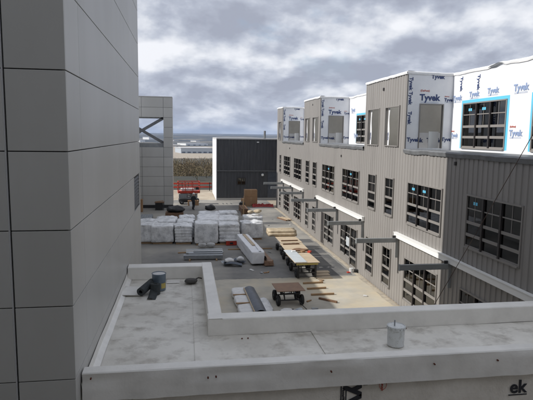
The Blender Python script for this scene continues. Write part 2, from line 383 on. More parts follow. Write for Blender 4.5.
# windows -----------------------------------------------------------------
ROWS = [(0, .235, 0), (.255, .49, 1), (.545, .735, 1), (.79, .97, 1)]      # from the top: fractions of the height
def window(y0, y1, z0, z1, n, x=XW, sticker=(), name='window'):
    fx0, fx1 = x-.035, x+.09; H = z1-z0; fr = .055
    f = MB(); f.box(fx0, fx1, y0, y0+fr, z0, z1); f.box(fx0, fx1, y1-fr, y1, z0, z1)
    f.box(fx0-.01, fx1, y0+fr, y1-fr, z1-fr, z1); f.box(fx0-.03, fx1, y0+fr, y1-fr, z0, z0+fr)
    win = rb(f, name, M['frame'])
    iy0, iy1 = y0+fr, y1-fr; uw = (iy1-iy0)/n
    for k in range(1, n):
        y = iy0+k*uw; MB().box(fx0-.012, fx1, y-.045, y+.045, z0+fr+.001, z1-fr-.001).build('mullion', M['mullion'], win)
    for k in range(n):
        a = iy0+k*uw+(.046 if k else 0); b = iy0+(k+1)*uw-(.046 if k < n-1 else 0)
        h0, h1 = z0+fr, z1-fr; hh = h1-h0
        rl = MB()
        rl.box(x+.0, x+.05, a, b, h1-.255*hh, h1-.235*hh)
        rl.box(x-.012, x+.06, a, b, h1-.545*hh, h1-.49*hh)
        rl.box(x-.012, x+.06, a, b, h1-.79*hh, h1-.735*hh)
        rl.box(x-.005, x+.06, a, b, h0, h0+.03*hh)
        c = (a+b)/2
        if b-a > .6:
            rl.box(x+.005, x+.045, c-.011, c+.011, h1-.49*hh, h1)
        rl.build('rail', M['frame'], win)
        for i, (r0, r1, q) in enumerate(ROWS):
            MB().box(x+.022, x+.03, a+.001, b-.001, h1-r1*hh+.001, h1-r0*hh-.001).build('pane', M['glass'], win)
        if k in sticker:
            MB().box(x+.016, x+.02, c-.13, c+.13, h1-.16*hh, h1-.10*hh).build('sticker', M['tape'], win)
    return win
for i, (a, b, n) in enumerate(W2): window(a, b, 4.05, 6.0, n, sticker=((1, 2) if i == 9 else (2,) if i == 10 else (1,) if i in (5, 6) else ()))
for a, b, n in W1:
    if (a, b) == (29.2, 32.5): window(30.45, 32.5, .42, 2.48, 2); window(29.2, 30.449, .02, 2.48, 1, name='glazed_door')
    else: window(a, b, .42, 2.48, n)
# doorway with a dark metal door standing in it
d = rb(MB().box(XW-.03, XW+.05, DOOR[0]+.002, DOOR[1], .02, 2.48), 'door', M['frame'])
MB().box(XW-.05, XW-.031, DOOR[0]+.09, DOOR[1]-.08, .1, 2.4).build('door_leaf', M['mullion'], d)
MB().tube([(XW-.06, DOOR[0]+.16, 1.05), (XW-.11, DOOR[0]+.16, 1.05), (XW-.11, DOOR[0]+.28, 1.05)], .012).build('handle', M['galv'], d)
# loose sheet of paper and board on the windows
rb(MB().box(XW-.06, XW-.05, 30.5, 31.1, 1.2, 1.75), 'taped_paper', M['greyboard'])

# top storey: wrap, openings, blue tape ------------------------------------
def wrap_wall_x(y0, y1, z0, z1, ops, x=XR):
    m_ = MB(); cur = y0
    for a, b, c, d_ in sorted(ops):
        m_.box(x, x+.03, cur, a, z0, z1); m_.box(x, x+.03, a, b, z0, c); m_.box(x, x+.03, a, b, d_, z1); cur = b
    m_.box(x, x+.03, cur, y1, z0, z1)
    return rb(m_, 'house_wrap', M['wrap'])
def wrap_wall_y(x0, x1, z0, z1, op, y):
    a, b, c, d_ = op; m_ = MB()
    m_.box(x0, a, y, y+.03, z0, z1); m_.box(b, x1, y, y+.03, z0, z1); m_.box(a, b, y, y+.03, z0, c); m_.box(a, b, y, y+.03, d_, z1)
    return rb(m_, 'house_wrap', M['wrap'])
def stamp(parent, face, p, s, col='ink', bars=True, oval=True):       # wordmark, its rule lines and the small red oval above it
    letter('Tyvek', M[col], parent, p, s, face, bold=.035)
    x, y, z = p
    if bars:
        q = MB()
        for k in (0, 1):
            zz = z-.16*s-.11*s*k
            if face == '-X': q.box(x-.004, x, y-2.35*s, y-.1*s, zz-.018*s, zz)
            else: q.box(x+.1*s, x+2.35*s, y-.004, y, zz-.018*s, zz)
        q.build('rule_lines', M['inkpale'], parent)
    if oval:
        if face == '-X': letter('(DuPont)', M['inkred'], parent, (x, y-.05*s, z+1.0*s), s*.3, face, bold=.01)
        else: letter('(DuPont)', M['inkred'], parent, (x+.05*s, y, z+1.0*s), s*.3, face, bold=.01)
RW = {0: [(18.7, 21.95, 7.55, 9.55), (13.9, 17.15, 7.55, 9.55)], 1: [(33.4, 36.65, 7.55, 9.55), (29.5, 31.6, 7.55, 9.55)], 2: [(48.6, 51.8, 7.55, 9.55)]}
wraps = []
for i, (r0, r1) in enumerate(REC):
    w = wrap_wall_x(r0, r1-.002, ZT+.05, ZRF-.12, RW[i]); wraps.append(w)
    for a, b, c, d_ in RW[i]:
        window(a, b, c, d_, 3, XR, sticker=(1, 2))
        t_ = MB(); x0, x1 = XR-.006, XR-.001; tw = .13
        t_.box(x0, x1, a-tw, b+tw, d_+.001, d_+tw); t_.box(x0, x1, a-tw, a-.001, c, d_); t_.box(x0, x1, b+.001, b+tw, c, d_)
        t_.build('blue_tape', M['tape'], w)
    x = XR-.012
    if i == 0:
        for y, z, s in ((22.9, 9.72, .36), (21.5, 9.80, .36), (20.1, 9.84, .36), (18.35, 9.80, .40), (16.6, 9.86, .40), (22.9, 8.05, .28), (18.45, 8.12, .36)):
            stamp(w, '-X', (x, y, z), s*.88, 'inkpale', oval=(z < 9))
        for y, z in ((22.3, 10.75), (20.9, 10.7)): letter('Tyvek', M['ink'], w, (x, y, z), .26, '-X', rot=-PI/2, bold=.03)
    else:
        for y, z, s in ((r1-.5, 9.85, .36), (r1-1.3, 8.0, .34), (r1-6, 9.9, .36)): stamp(w, '-X', (x, y, z), s, 'inkpale', oval=False)
for j, (b0, b1) in enumerate(BAYS):
    op = (10.78, 11.88, 7.52, 9.52) if j else (10.9, 12.0, 7.5, 9.5)
    w = wrap_wall_y(XW+.01, XR, ZT+.03, ZRF-.12, op, b0)
    q = MB(); q.box(XW-.03, XW+.035, b0-.02, b0-.001, ZT+.03, ZRF-.1); rb(q, 'corner_strip', M['frame'])
    fr = MB(); fr.box(op[0]-.05, op[0], b0-.03, b0+.12, op[2], op[3]+.05); fr.box(op[1], op[1]+.05, b0-.03, b0+.12, op[2], op[3]+.05); fr.box(op[0], op[1], b0-.03, b0+.12, op[3], op[3]+.05)
    rb(fr, 'opening_frame', M['frame'])
    y = b0-.009
    stamp(w, '-Y', (XW+.62, y, 9.72), .40); stamp(w, '-Y', (XW+1.84, y, 9.70), .2, oval=True)
    letter('Tyvek', M['ink'], w, (XW+.08, y, 7.82), .26, '-Y', bold=.035); letter('Tyvek', M['ink'], w, (XW+1.80, y, 7.86), .24, '-Y', bold=.035)
    letter('Tyvek Tyvek', M['ink'], w, (XW+.09, y, 10.75), .24, '-Y', rot=-PI/2, bold=.03)
    letter('Tyvek', M['ink'], w, (XW+.09, y, 9.2), .24, '-Y', rot=-PI/2, bold=.03)
    letter('Tyvek', M['ink'], w, (XW+1.15, y, 10.72), .26, '-Y', rot=-PI/2*0, bold=.03)
    rb(MB().box(XW+1.35, XW+1.85, b0+.4, b0+.45, 7.4, 8.3), 'white_board', M['white'])
    rb(MB().box(XW+.3, XW+1.9, b0+1.62, b0+1.7, 7.4, 7.5), 'yellow_strip', M['yellow']) if j == 1 else None
    rb(MB().box(XW+.01, XR, b1-.03, b1, ZT+.03, ZRF-.12), 'house_wrap', M['wrap'])
# narrow strip of wrap hanging in the bay openings, frames round them
for a, b in OP3:
    f = MB(); f.box(XW-.03, XW+.1, a, a+.05, 7.55, 9.52); f.box(XW-.03, XW+.1, b-.05, b, 7.55, 9.52); f.box(XW-.03, XW+.1, a+.05, b-.05, 9.47, 9.52); f.box(XW-.05, XW+.1, a+.05, b-.05, 7.55, 7.6)
    o = rb(f, 'opening_frame', M['frame'])
    hw = rb(MB().grid(lambda u, v: (XW+.13+.008*math.sin(v*9+u*4), b-.055-u*(.2+.03*math.sin(v*7)), 7.6+v*1.87), 4, 16), 'loose_wrap', M['wrap'], smooth=True)
    letter('Tyvek', M['ink'], hw, (XW+.115, b-.2, 7.85), .16, '-X', rot=PI/2, bold=.03)
# draped white membrane on the roof edges
def edge_x(y0, y1, x, z, seed, amp=.035, drop=.10):
    n = max(6, int((y1-y0)/.25))
    def fn(u, v):
        y = y0+(y1-y0)*u; wv = amp*noise.noise((y*.7, seed, 0))+amp*.5*noise.noise((y*2.3, seed, 4))
        pr = [(x-.03, z-drop+wv*1.6), (x-.05-.02*noise.noise((y*3, seed, 9)), z-.01+wv), (x+.02, z+.04+wv), (x+.35, z+.03+wv*.5)]
        k = min(2, int(v*3)); t = v*3-k; a, b = pr[k], pr[k+1]
        return (a[0]+(b[0]-a[0])*t, y, a[1]+(b[1]-a[1])*t)
    return rb(MB().grid(fn, n, 6), 'roof_edge', M['roofedge'], smooth=True)
def edge_y(x0, x1, y, z, seed):
    def fn(u, v):
        xx = x0+(x1-x0)*u; wv = .03*noise.noise((xx*1.3, seed, 2))
        pr = [(y-.03, z-.1+wv*1.5), (y-.05, z+wv), (y+.02, z+.04+wv), (y+.4, z+.03)]
        k = min(2, int(v*3)); t = v*3-k; a, b = pr[k], pr[k+1]
        return (xx, a[0]+(b[0]-a[0])*t, a[1]+(b[1]-a[1])*t)
    return rb(MB().grid(fn, 14, 6), 'roof_edge', M['roofedge'], smooth=True)
for j, (b0, b1) in enumerate(BAYS):
    edge_x(b0, b1, XW-.01, ZRF-.02, j*3.1); edge_y(XW-.03, XR+.1, b0, ZRF-.05, j*2.2)
for j, (r0, r1) in enumerate(REC): edge_x(r0, r1, XR, ZRF-.06, 20+j, .05)
def flap(u, v):                                  # torn, buckled membrane on the near recessed roof edge
    y = 20.1-1.1*u; return (XR-.075-.03*math.sin(u*PI)*v, y, ZRF-.15+.10*u*u+.09*v*math.sin(u*PI)+.012*math.sin(u*11))
rb(MB().grid(flap, 12, 5), 'torn_flap', M['galv'], smooth=True)
# terrace ledges
for j, (r0, r1) in enumerate(REC):
    n = int((r1-r0)/.3)
    def fn(u, v):
        y = r0+(r1-r0)*u; s_ = .035*noise.noise((y*.8, 5+j, 0))+.02*noise.noise((y*2.5, 7+j, 0))
        pr = [(XW-.05, 7.27+s_*1.2), (XW-.09, 7.42+s_), (XW-.04, 7.47+s_*.6), (XW+.3, 7.47), (XR-.01, 7.44)]
        k = min(3, int(v*4)); t = v*4-k; a, b = pr[k], pr[k+1]
        return (a[0]+(b[0]-a[0])*t, y, a[1]+(b[1]-a[1])*t)
    rb(MB().grid(fn, n, 8), 'terrace_ledge', M['ledge'])
# small vents on the siding
for y, z in ((25.9, 10.45), (32.9, 6.75), (18.3, 7.05), (41.0, 10.5), (50, 6.8)):
    rb(MB().box(XW-.03, XW+.04, y-.06, y+.06, z-.07, z+.07), 'vent', M['mullion'], bevel=.01)
# white canopy bands with the steel outriggers under them
BANDS = [(43.4, 53.8), (28.05, 38.8), (12.6, 23.45)]
for y0, y1 in BANDS:
    m_ = MB(); m_.box(XW-.14, XW-.002, y0, y1, 3.22, 3.44); m_.box(XW-.17, XW-.002, y0-.01, y1+.01, 3.445, 3.47)
    rb(m_, 'canopy_band', M['white'])
for y in (52.7, 48.2, 43.6, 38.65, 33.3, 28.15, 23.2, 18.15, 13.0):
    x0 = 7.99
    bm = MB(); bm.box(x0, XW-.15, y-.065, y+.065, 3.0, 3.215)
    o = rb(bm, 'canopy_beam', M['steel'], bevel=.008)
    MB().box(XW-.12, XW-.002, y-.035, y+.035, 2.25, 3.215).build('wall_bracket', M['steel'], o)
    MB().box(x0-.012, x0-.001, y-.08, y+.08, 2.98, 3.235).build('end_plate', M['steel'], o)
    MB().box(XW-.3, XW-.16, y-.03, y+.03, 3.216, 3.33).build('lug', M['dmetal'], o)

# ================================================================ panel clad tower on the left
XT, YT, YTE, ZTT = -1.3, 6.1, 15.3, 16.9
TB = thing('building', 'tall grey metal panel building corner filling the left edge', 'building', (XT, YT, 0))
TBI = Matrix.Translation((-XT, -YT, 0))
def tb(m_, name, mt, **k):
    o = m_.build(name, mt, TB, **k); o.matrix_parent_inverse = TBI; return o
g = .012; PT = .04
tb(MB().box(-2.95, XT-PT-.002, YT+PT+.002, YTE-PT-.002, 0, ZTT-.1), 'backing_wall', M['joint'])
tb(MB().box(-2.97, XT+.02, YT-.02, YTE+.02, ZTT-.09, ZTT), 'roof', M['panel'])
zs = [6.0+.895*k for k in range(-7, 13)]
zs = [z for z in zs if z < ZTT-.2]; zs = [0.02]+[z for z in zs if z > .3]+[ZTT-.1]
XV = -1.94
for z0, z1 in zip(zs, zs[1:]):
    # front: edge panel up to the double joint, then wide panels beyond it
    tb(MB().box(XV+.004, XT, YT, YT+PT, z0+g/2, z1-g/2), 'panel', M['panel'], bevel=.004)
    tb(MB().box(-2.95, XV-.030, YT, YT+PT, z0+g/2, z1-g/2), 'panel', M['panel'], bevel=.004)
    # courtyard side: short corner return, then one long panel
    tb(MB().box(XT-PT, XT, YT+PT+.001, YT+.78-.002, z0+g/2, z1-g/2), 'panel', M['panel'], bevel=.004)
    if abs(z0-6.0) < .1:
        tb(MB().box(XT-PT, XT, YT+.78+.002, 13.55, z0+g/2, z1-g/2), 'panel', M['panel'], bevel=.004)
        tb(MB().box(XT-PT, XT, 15.05, YTE, z0+g/2, z1-g/2), 'panel', M['panel'], bevel=.004)
        lv = tb(MB().box(XT-.038, XT-.03, 13.56, 15.04, z0+.02, z1-.02), 'louvre', M['joint'])
        for k in range(9):
            zz = z0+.06+k*.09; MB().add([(XT-.03, 13.57, zz+.05), (XT-.03, 15.03, zz+.05), (XT-.005, 15.03, zz), (XT-.005, 13.57, zz)], [(0,1,2,3)]).build('slat', M['dmetal'], lv)
    else:
        tb(MB().box(XT-PT, XT, YT+.78+.002, YTE, z0+g/2, z1-g/2), 'panel', M['panel'], bevel=.004)
tb(MB().box(XV-.029, XV-.014, YT+.003, YT+.038, 0.02, ZTT-.1), 'joint_strip', M['edge_trim'])
# unseen blocks modelled only for the shade they give
tb(MB().box(-14, -2.96, YT+.05, YTE, 0, 8.6), 'unseen_shade_wing', M['panel'])
tb(MB().box(-6.5, -2.0, YTE+.02, 19.43, 0, ZTT-.05), 'unseen_shade_block', M['panel'])  # unseen block sized to cast the shadow edge on the right wall
tb(MB().box(-14, -4.22, -12, YT+.03, 0, 14.0), 'unseen_shade_wing', M['panel'])  # added out of view to darken the tower front
tb(MB().box(-4.2, 14, -12, -1.8, 0, 13.5), 'unseen_shade_wing', M['panel'])  # added behind the camera to block sky light from the tower front
tb(MB().box(-16, -6.52, YTE+.01, 19.43, 0, 8.6), 'unseen_shade_wing', M['panel'])
tb(MB().box(-16, -5.3, 19.45, 56.9, 0, 8.6), 'unseen_shade_wing', M['panel'])

# ---------------------------------------------------------------- link roof in the foreground
ZP, ZD = 5.05, 4.77
LK = thing('link_building', 'low white membrane roof with raised edges joining the two buildings in the foreground', 'building', (4, 7.2, 0))
LKI = Matrix.Translation((-4, -7.2, 0))
def lk(m_, name, mt, parent=None, **k):
    o = m_.build(name, mt, parent or LK, **k)
    if parent is None: o.matrix_parent_inverse = LKI
    return o
YA, YB = 6.36, 8.36          # outer faces of the strip
XE = XW-.01
def deckfn(u, v):
    x = .36+(XE-.36)*u; y = YA+.1+(YB-YA-.2)*v
    return (x, y, ZD+.008*noise.noise((x*1.2, y*1.4, 0)))
lk(MB().grid(deckfn, 60, 12), 'roof_deck', M['membrane'], smooth=True)
def deckfn2(u, v):
    x = XT+.02+(.36-XT-.02)*u; y = YA+.1+(11.9-YA-.1)*v
    return (x, y, ZD+.008*noise.noise((x*1.2, y*1.4, 0)))
lk(MB().grid(deckfn2, 12, 24), 'roof_deck', M['membrane'], smooth=True)
# seams of the membrane (lapped strips)
for sx in (.12,): lk(MB().box(sx, sx+.09, YA+.15, 11.55, ZD+.006, ZD+.0105), 'seam', M['membrane'])
for sx in (2.05, 6.6): lk(MB().box(sx, sx+.09, YA+.15, 8.1, ZD+.006, ZD+.0105), 'seam', M['membrane'])
# soft draped copings: profile swept with wobble
def coping(a, b, prof, name, seed, n, mt='coping', amp=.012):
    a, b = Vector(a), Vector(b); d = (b-a).normalized(); nn = Vector((d.y, -d.x, 0)); K = len(prof)-1; seg = 3
    def fn(u, v):
        p = a+(b-a)*u; s_ = (b-a).length*u
        k = min(K-1, int(v*K)); t = v*K-k; o1, z1 = prof[k]; o2, z2 = prof[k+1]
        off = o1+(o2-o1)*t; z = z1+(z2-z1)*t
        w_ = noise.noise((s_*1.1, seed, k*.4)); w2 = noise.noise((s_*3.1, seed+5, v*2))
        f_ = 1.0 if z < ZP-.05 else .3
        return (p.x+nn.x*(off+amp*(w_+.5*w2)*f_), p.y+nn.y*(off+amp*(w_+.5*w2)*f_), z+amp*.5*w_*f_)
    return lk(MB().grid(fn, n, K*seg), name, M[mt], smooth='crisp')
# near edge (its fascia faces the camera)
coping((XT+.02, YA, 0), (XE, YA, 0), [(-.20, ZD), (-.195, ZP-.012), (-.185, ZP), (-.006, ZP+.004), (.008, ZP-.010), (.022, ZP-.18), (.034, ZP-.36)], 'coping', 1, 190, amp=.036)
# back edge of the strip
coping((XE, YB, 0), (.345, YB, 0), [(-.285, ZD+.004), (-.27, ZP-.014), (-.258, ZP), (-.008, ZP+.002), (.006, ZP-.012), (.012, ZP-.3)], 'coping', 2, 120, amp=.010)
# arm towards the courtyard: right edge and far edge
coping((.58, YB-.275, 0), (.58, 11.86, 0), [(-.235, ZD+.004), (-.23, ZP-.012), (-.218, ZP+.005), (-.008, ZP+.007), (.006, ZP-.01), (.012, ZP-.3)], 'coping', 3, 50, amp=.008)
coping((.575, 11.86, 0), (XT+.02, 11.86, 0), [(-.33, ZD+.004), (-.31, ZP-.012), (-.295, ZP), (-.008, ZP+.003), (.006, ZP-.01), (.012, ZP-.3)], 'coping', 4, 40, amp=.008)
# membrane turned up the tower wall
coping((XT+.004, 11.85, 0), (XT+.004, YA-.02, 0), [(-.10, ZD+.006), (-.02, ZD+.05), (-.008, ZD+.16)], 'upstand', 5, 60, amp=.006)
lk(MB().box(XT+.03, XE, YA+.08, YB-.06, .02, ZD-.03), 'core_wall', M['sheath'])
lk(MB().box(XT+.03, .54, YB-.05, 11.8, .02, ZD-.03), 'core_wall', M['sheath'])
wr = lk(MB().box(XT+.03, XE, YA+.05, YA+.074, .02, ZP-.2), 'house_wrap', M['wrap_shaded'])
yy = YA+.04
letter('ek', M['inkblack'], wr, (4.575, yy, 4.385), .27, '-Y', bold=.02)
q = MB(); q.box(4.56, 4.85, yy, yy+.004, 4.345, 4.36); q.build('rule_lines', M['inkblack'], wr)
letter('Tyvek', M['inkblack'], wr, (2.19, yy, 4.86), .34, '-Y', rot=-PI/2, bold=.045)
q = MB(); q.box(2.06, 2.075, yy, yy+.004, 3.6, 4.7); q.box(2.13, 2.145, yy, yy+.004, 3.6, 4.7); q.build('rule_lines', M['inkblack'], wr)
letter('HomeWrap', M['inkblack'], wr, (2.085, yy, 4.62), .05, '-Y', rot=-PI/2, bold=.02)
ov = MB()
for k in range(24):
    t0, t1 = 2*PI*k/24, 2*PI*(k+1)/24
    ov.add([(2.66+.055*r*math.cos(t), yy, 4.635+.075*r*math.sin(t)) for t in (t0, t1) for r in (.88, 1)], [(0, 1, 3, 2)])
ov.build('oval_mark', M['inkred'], wr); letter('DUPONT', M['inkred'], wr, (2.635, yy, 4.69), .035, '-Y', rot=-PI/2, bold=.012)
for px, py in ((91, 378), (208, 377), (216, 376), (331, 371), (434, 363.5), (497, 359.6)):
    d_ = RT*((px-266.5)/FPX) - UP*((py-200)/FPX) + FW; t = (YA-.02)/d_.y; p = d_*t+Vector((0, 0, CAMZ))
    sc = MB().tube([(0, 0, 0), (0, .03, 0)], .011, 8); o = lk(sc, 'screw', M['rust']); o.matrix_parent_inverse = Matrix.Identity(4); o.location = (p.x-4, YA-.050-7.2, p.z)
for px, py in ((242, 339), (248, 338.6), (388, 313)):
    p = G(px, py, ZD); o = lk(MB().lathe([(.0, .012), (.012, .01), (.014, 0)], n=8), 'screw', M['rust']); o.matrix_parent_inverse = Matrix.Identity(4); o.location = (p.x-4, min(p.y, 8.0)-7.2, ZD+.006)

# ================================================================ far tower with the braced opening
FT = thing('building', 'grey panel tower at the far left with a cross-braced opening near its top', 'building', (-4.6, 57, 0))
FTI = Matrix.Translation((4.6, -57, 0))
def ft(m_, name, mt, parent=None, **k):
    o = m_.build(name, mt, parent or FT, **k)
    if parent is None: o.matrix_parent_inverse = FTI
    return o
OX0, OX1, OZ0, OZ1, FX1, FX0, FY, FD = -6.9, -2.32, 6.62, 9.78, -1.36, -8.0, 57.0, 2.2
core = MB(); i_ = .045
core.box(FX0+i_, OX0-.05, FY+i_, FY+FD, 0, 11.85); core.box(OX1+.05, FX1-i_, FY+i_, FY+FD, 0, 11.85)
core.box(OX0-.05, OX1+.05, FY+i_, FY+FD, 0, OZ0-.06); core.box(OX0-.05, OX1+.05, FY+i_, FY+FD, OZ1+.06, 11.85)
ft(core, 'backing_wall', M['joint'])
rows = [.35, 1.37, 2.41, 3.46, 4.5, 5.55, 6.6, 7.66, 8.74, 9.78, 10.83, 11.9]
for z0, z1 in zip(rows, rows[1:]):
    for x0, x1 in ((FX0, OX0), (OX0, -4.6), (-4.6, OX1), (OX1, FX1)):
        if z0 > 6.5 and z1 < 9.9 and x0 >= OX0 and x1 <= OX1: continue
        ft(MB().box(x0+.012, x1-.012, FY, FY+.04, z0+.012, z1-.012), 'panel', M['panel'])
    ft(MB().box(FX1-.04, FX1, FY+.045, FY+FD, z0+.012, z1-.012), 'panel', M['panel'])
ft(MB().box(FX0, FX1, FY-.02, FY+FD+.02, 11.91, 11.98), 'coping', M['panel'])
fr = MB(); fr.box(OX0, OX1, FY+.02, FY+FD, OZ0-.05, OZ0+.001); ft(fr, 'opening_lining', M['steel'])
ft(MB().box(OX0, OX1, FY+.25, FY+.6, OZ0+.002, OZ0+.42), 'sill_beam', M['steel'])
ft(MB().box(OX0, OX1, FY+.25, FY+.6, OZ1-.12, OZ1+.05), 'head_beam', M['steel'])
for a, b, dy in (((OX1, 9.72), (OX0, 7.0), .40), ((OX1, 7.05), (OX0, 9.72), .46)):
    ft(MB().bar((a[0], FY+dy, a[1]), (b[0], FY+dy, b[1]), .3, .3), 'brace', M['ledge'])

# ================================================================ dark building at the end of the courtyard
DB = thing('building', 'dark grey corrugated building closing the far end of the courtyard', 'building', (7.5, 63.6, 0))
DBI = Matrix.Translation((-7.5, -63.6, 0))
def db(m_, name, mt, parent=None, **k):
    o = m_.build(name, mt, parent or DB, **k)
    if parent is None: o.matrix_parent_inverse = DBI
    return o
DX0, DX1, DY = 3.78, 16, 63.6
def ribsY(x0, x1, z0, z1, y, mt, name='siding_panel'):
    m_ = MB(); xs = [x0]; k = math.floor(x0/.4)
    while k*.4 < x1:
        for a in (0, .19, .22, .37):
            if x0+.01 < k*.4+a < x1-.01: xs.append(k*.4+a)
        k += 1
    xs.append(x1); n = len(xs)
    def dp(x):
        u = x % .4; return 0 if u < .2 else .035
    m_.v = [(x, y+dp(x+1e-4), z0) for x in xs]+[(x, y+dp(x+1e-4), z1) for x in xs]; m_.f = [(i, i+1, n+i+1, n+i) for i in range(n-1)]
    return db(m_, name, M[mt])
ZS = 3.62
for k in range(6):
    a = DX0+k*(DX1-DX0)/6; ribsY(a, a+(DX1-DX0)/6-.015, ZS+.08, 7.5, DY-.06, 'darkside')
WX0, WX1, WZ0, WZ1 = 6.3, 7.35, 1.9, 2.8
ribsY(DX0, WX0, .3, ZS-.04, DY, 'darkside'); ribsY(WX0, WX1, .3, WZ0, DY, 'darkside'); ribsY(WX0, WX1, WZ1, ZS-.04, DY, 'darkside'); ribsY(WX1, 10.1, .3, ZS-.04, DY, 'darkside')
db(MB().box(10.12, 12.5, DY-.02, DY+.02, .3, ZS-.04), 'panel', M['bluegrey'])
db(MB().box(DX0+.02, DX1, DY+.06, DY+9, 0, 7.45), 'backing_wall', M['joint'])
db(MB().box(DX0-.05, DX1, DY-.14, DY+9, 7.5, 7.66), 'roof_edge', M['paleroof'])
db(MB().box(DX0-.02, DX1, DY-.09, DY+.02, ZS-.03, ZS+.07), 'flashing', M['ledge'])
db(MB().box(DX0-.02, DX1, DY-.03, DY+.05, .0, .28), 'plinth', M['slab'])
db(MB().box(DX0-.06, DX0+.015, DY+.0, DY+9, 0, 7.48), 'house_wrap', M['wrap'])
wf = MB(); wf.box(WX0, WX1, DY-.04, DY+.05, WZ0, WZ0+.07); wf.box(WX0, WX1, DY-.04, DY+.05, WZ1-.07, WZ1)
for x in (WX0, (WX0+WX1)/2-.035, WX1-.07): wf.box(x, x+.07, DY-.04, DY+.05, WZ0+.07, WZ1-.07)
wfo = db(wf, 'window', M['mullion'])
for k in range(2): MB().box(WX0+.07+k*.49, WX0+.07+k*.49+.42, DY+.0, DY+.008, WZ0+.07, WZ1-.07).build('pane', M['glass'], wfo)
db(MB().tube([(9.98, DY+2, 7.66), (9.98, DY+2, 8.6)], .14, 10), 'vent_pipe', M['ledge'])
db(MB().lathe([(.0, .16), (.13, .13), (.16, 0), (.13, -.12), (0, -.15)], (9.45, DY-.12, 3.15), 12), 'lamp', M['white'])
db(MB().box(8.7, 8.95, DY-.2, DY-.05, 7.12, 7.24), 'lamp', M['white'])

# ================================================================ things in the courtyard
def lump(w, d, h, seed, amp=.05, n=10, layers=0, exp=5.0, mt='plastic', name='film', zf=5.5):
    """rounded box, crumpled; stands on z = 0"""
    m_ = MB()
    faces = [((1,0,0),(0,1,0),(0,0,1)), ((-1,0,0),(0,-1,0),(0,0,1)), ((0,1,0),(-1,0,0),(0,0,1)), ((0,-1,0),(1,0,0),(0,0,1)), ((0,0,1),(1,0,0),(0,1,0)), ((0,0,-1),(1,0,0),(0,-1,0))]
    for nn, a, b in faces:
        nn, a, b = Vector(nn), Vector(a), Vector(b)
        def fn(u, v):
            p = nn+a*(2*u-1)+b*(2*v-1)
            L = (abs(p.x)**exp+abs(p.y)**exp+abs(p.z)**exp)**(1/exp); q = p/L
            x, y, z = q.x*w/2, q.y*d/2, (q.z+1)*h/2
            k = noise.noise((x*2.1+seed*7.7, y*2.1, z*1.6))*amp+noise.noise((x*6.5, y*6.5+seed*3.1, z*zf))*amp*.6
            if layers: k += .05*abs(math.sin(z/h*PI*layers))-.03
            dx, dy = q.x*k, q.y*k
            zz = z+(amp*1.1*noise.noise((x*2.4, y*2.4, seed*5.0)) if q.z > .5 else 0)
            return (x+dx, y+dy, max(0, zz))
        m_.grid(fn, n, n)
    return m_.mesh(name, M[mt], True)
def pallet_mesh(w, d):
    m_ = MB()
    for k in range(7):
        x = -w/2+(w-.1)*k/6; m_.box(x, x+.1, -d/2, d/2, .11, .135)
    for k in range(3):
        y = -d/2+(d-.1)*k/2; m_.box(-w/2, w/2, y, y+.1, .02, .109); m_.box(-w/2, w/2, y, y+.1, 0, .019)
    return m_.mesh('pallet_base', M['wood'])
PB = pallet_mesh(1.3, 1.2)
VAR = [lump(1.5, 1.45, 1.25, s, .055, 20, (6, 0, 5)[s % 3], 16, zf=1.6) for s in range(6)]
TOP = [lump(1.42, 1.35, .17, 20+s, .10, 14, 0, 4.5, 'plastic', 'loose_film') for s in range(3)]
PGRP = 'film-wrapped pallets stacked in the courtyard'
def pallet(x, y, label, sx=1, sy=1, h=1.0, rz=0, top=True, k=None):
    t = thing('wrapped_pallet', label, 'pallet', (x, y, .004), rz, PGRP)
    b = link('pallet_base', PB, t); b.scale = (sx, sy, 1)
    i = RND.randrange(6) if k is None else k
    f = link('film', VAR[i], t); f.location = (0, 0, .137); f.scale = (sx, sy, h)
    if top:
        c = link('loose_film', TOP[RND.randrange(3)], t); c.location = (RND.uniform(-.08, .08), RND.uniform(-.08, .08), .137+1.13*h); c.scale = (sx*RND.uniform(.9, 1.08), sy, RND.uniform(.6, 1.1)); c.rotation_euler = (0, 0, RND.uniform(-.4, .4))
    return t
cols = [(-3.0, 38.9, 1.0, 'leftmost column, beside the grey tower edge', 2), (-1.65, 38.6, 1.08, 'second column from the left', 3), (-.12, 38.4, .84, 'narrow third column from the left', 3), (1.55, 38.0, 1.14, 'fourth column from the left', 4), (3.22, 38.2, 1.02, 'fifth column, above the red box', 4)]
rown = ['front', 'second', 'third', 'rearmost']
for ci, (x, y, sx, nm, n) in enumerate(cols):
    for r in range(n):
        rr = rown[r] if r < n-1 or n < 3 else 'rearmost'
        pallet(x+RND.uniform(-.06, .06)+r*.10, y+r*1.62+RND.uniform(-.1, .1), 'grey-white film-wrapped pallet in the %s, %s row' % (nm, rr), sx, 1, RND.uniform(.98, 1.1) if ci < 3 else RND.uniform(1.08, 1.22), RND.uniform(-.05, .05), True)
pallet(5.05, 39.6, 'wrapped pallet in sunlight behind the long white bundle', 1.12, 1.0, .95, .03)
pallet(5.6, 43.0, 'sunlit wrapped pallet with tan bags behind the other sunlit pallet', 1.1, 1.0, .9, -.04)
for k, (x, y) in enumerate(((5.35, 42.8), (5.95, 42.9), (6.1, 43.3))):
    o = link('tan_bag', lump(.5, .6, .25, 40+k, .05, 6, 0, 2.5, 'tansack', 'tan_bag')); o.location = (x, y, 1.5); o.rotation_euler = (0, 0, k)
    tag(o, ['tan bag on the left of the rear sunlit pallet', 'tan bag in the middle of the rear sunlit pallet', 'tan bag on the right of the rear sunlit pallet'][k], 'bag', 'bags on the sunlit pallet')
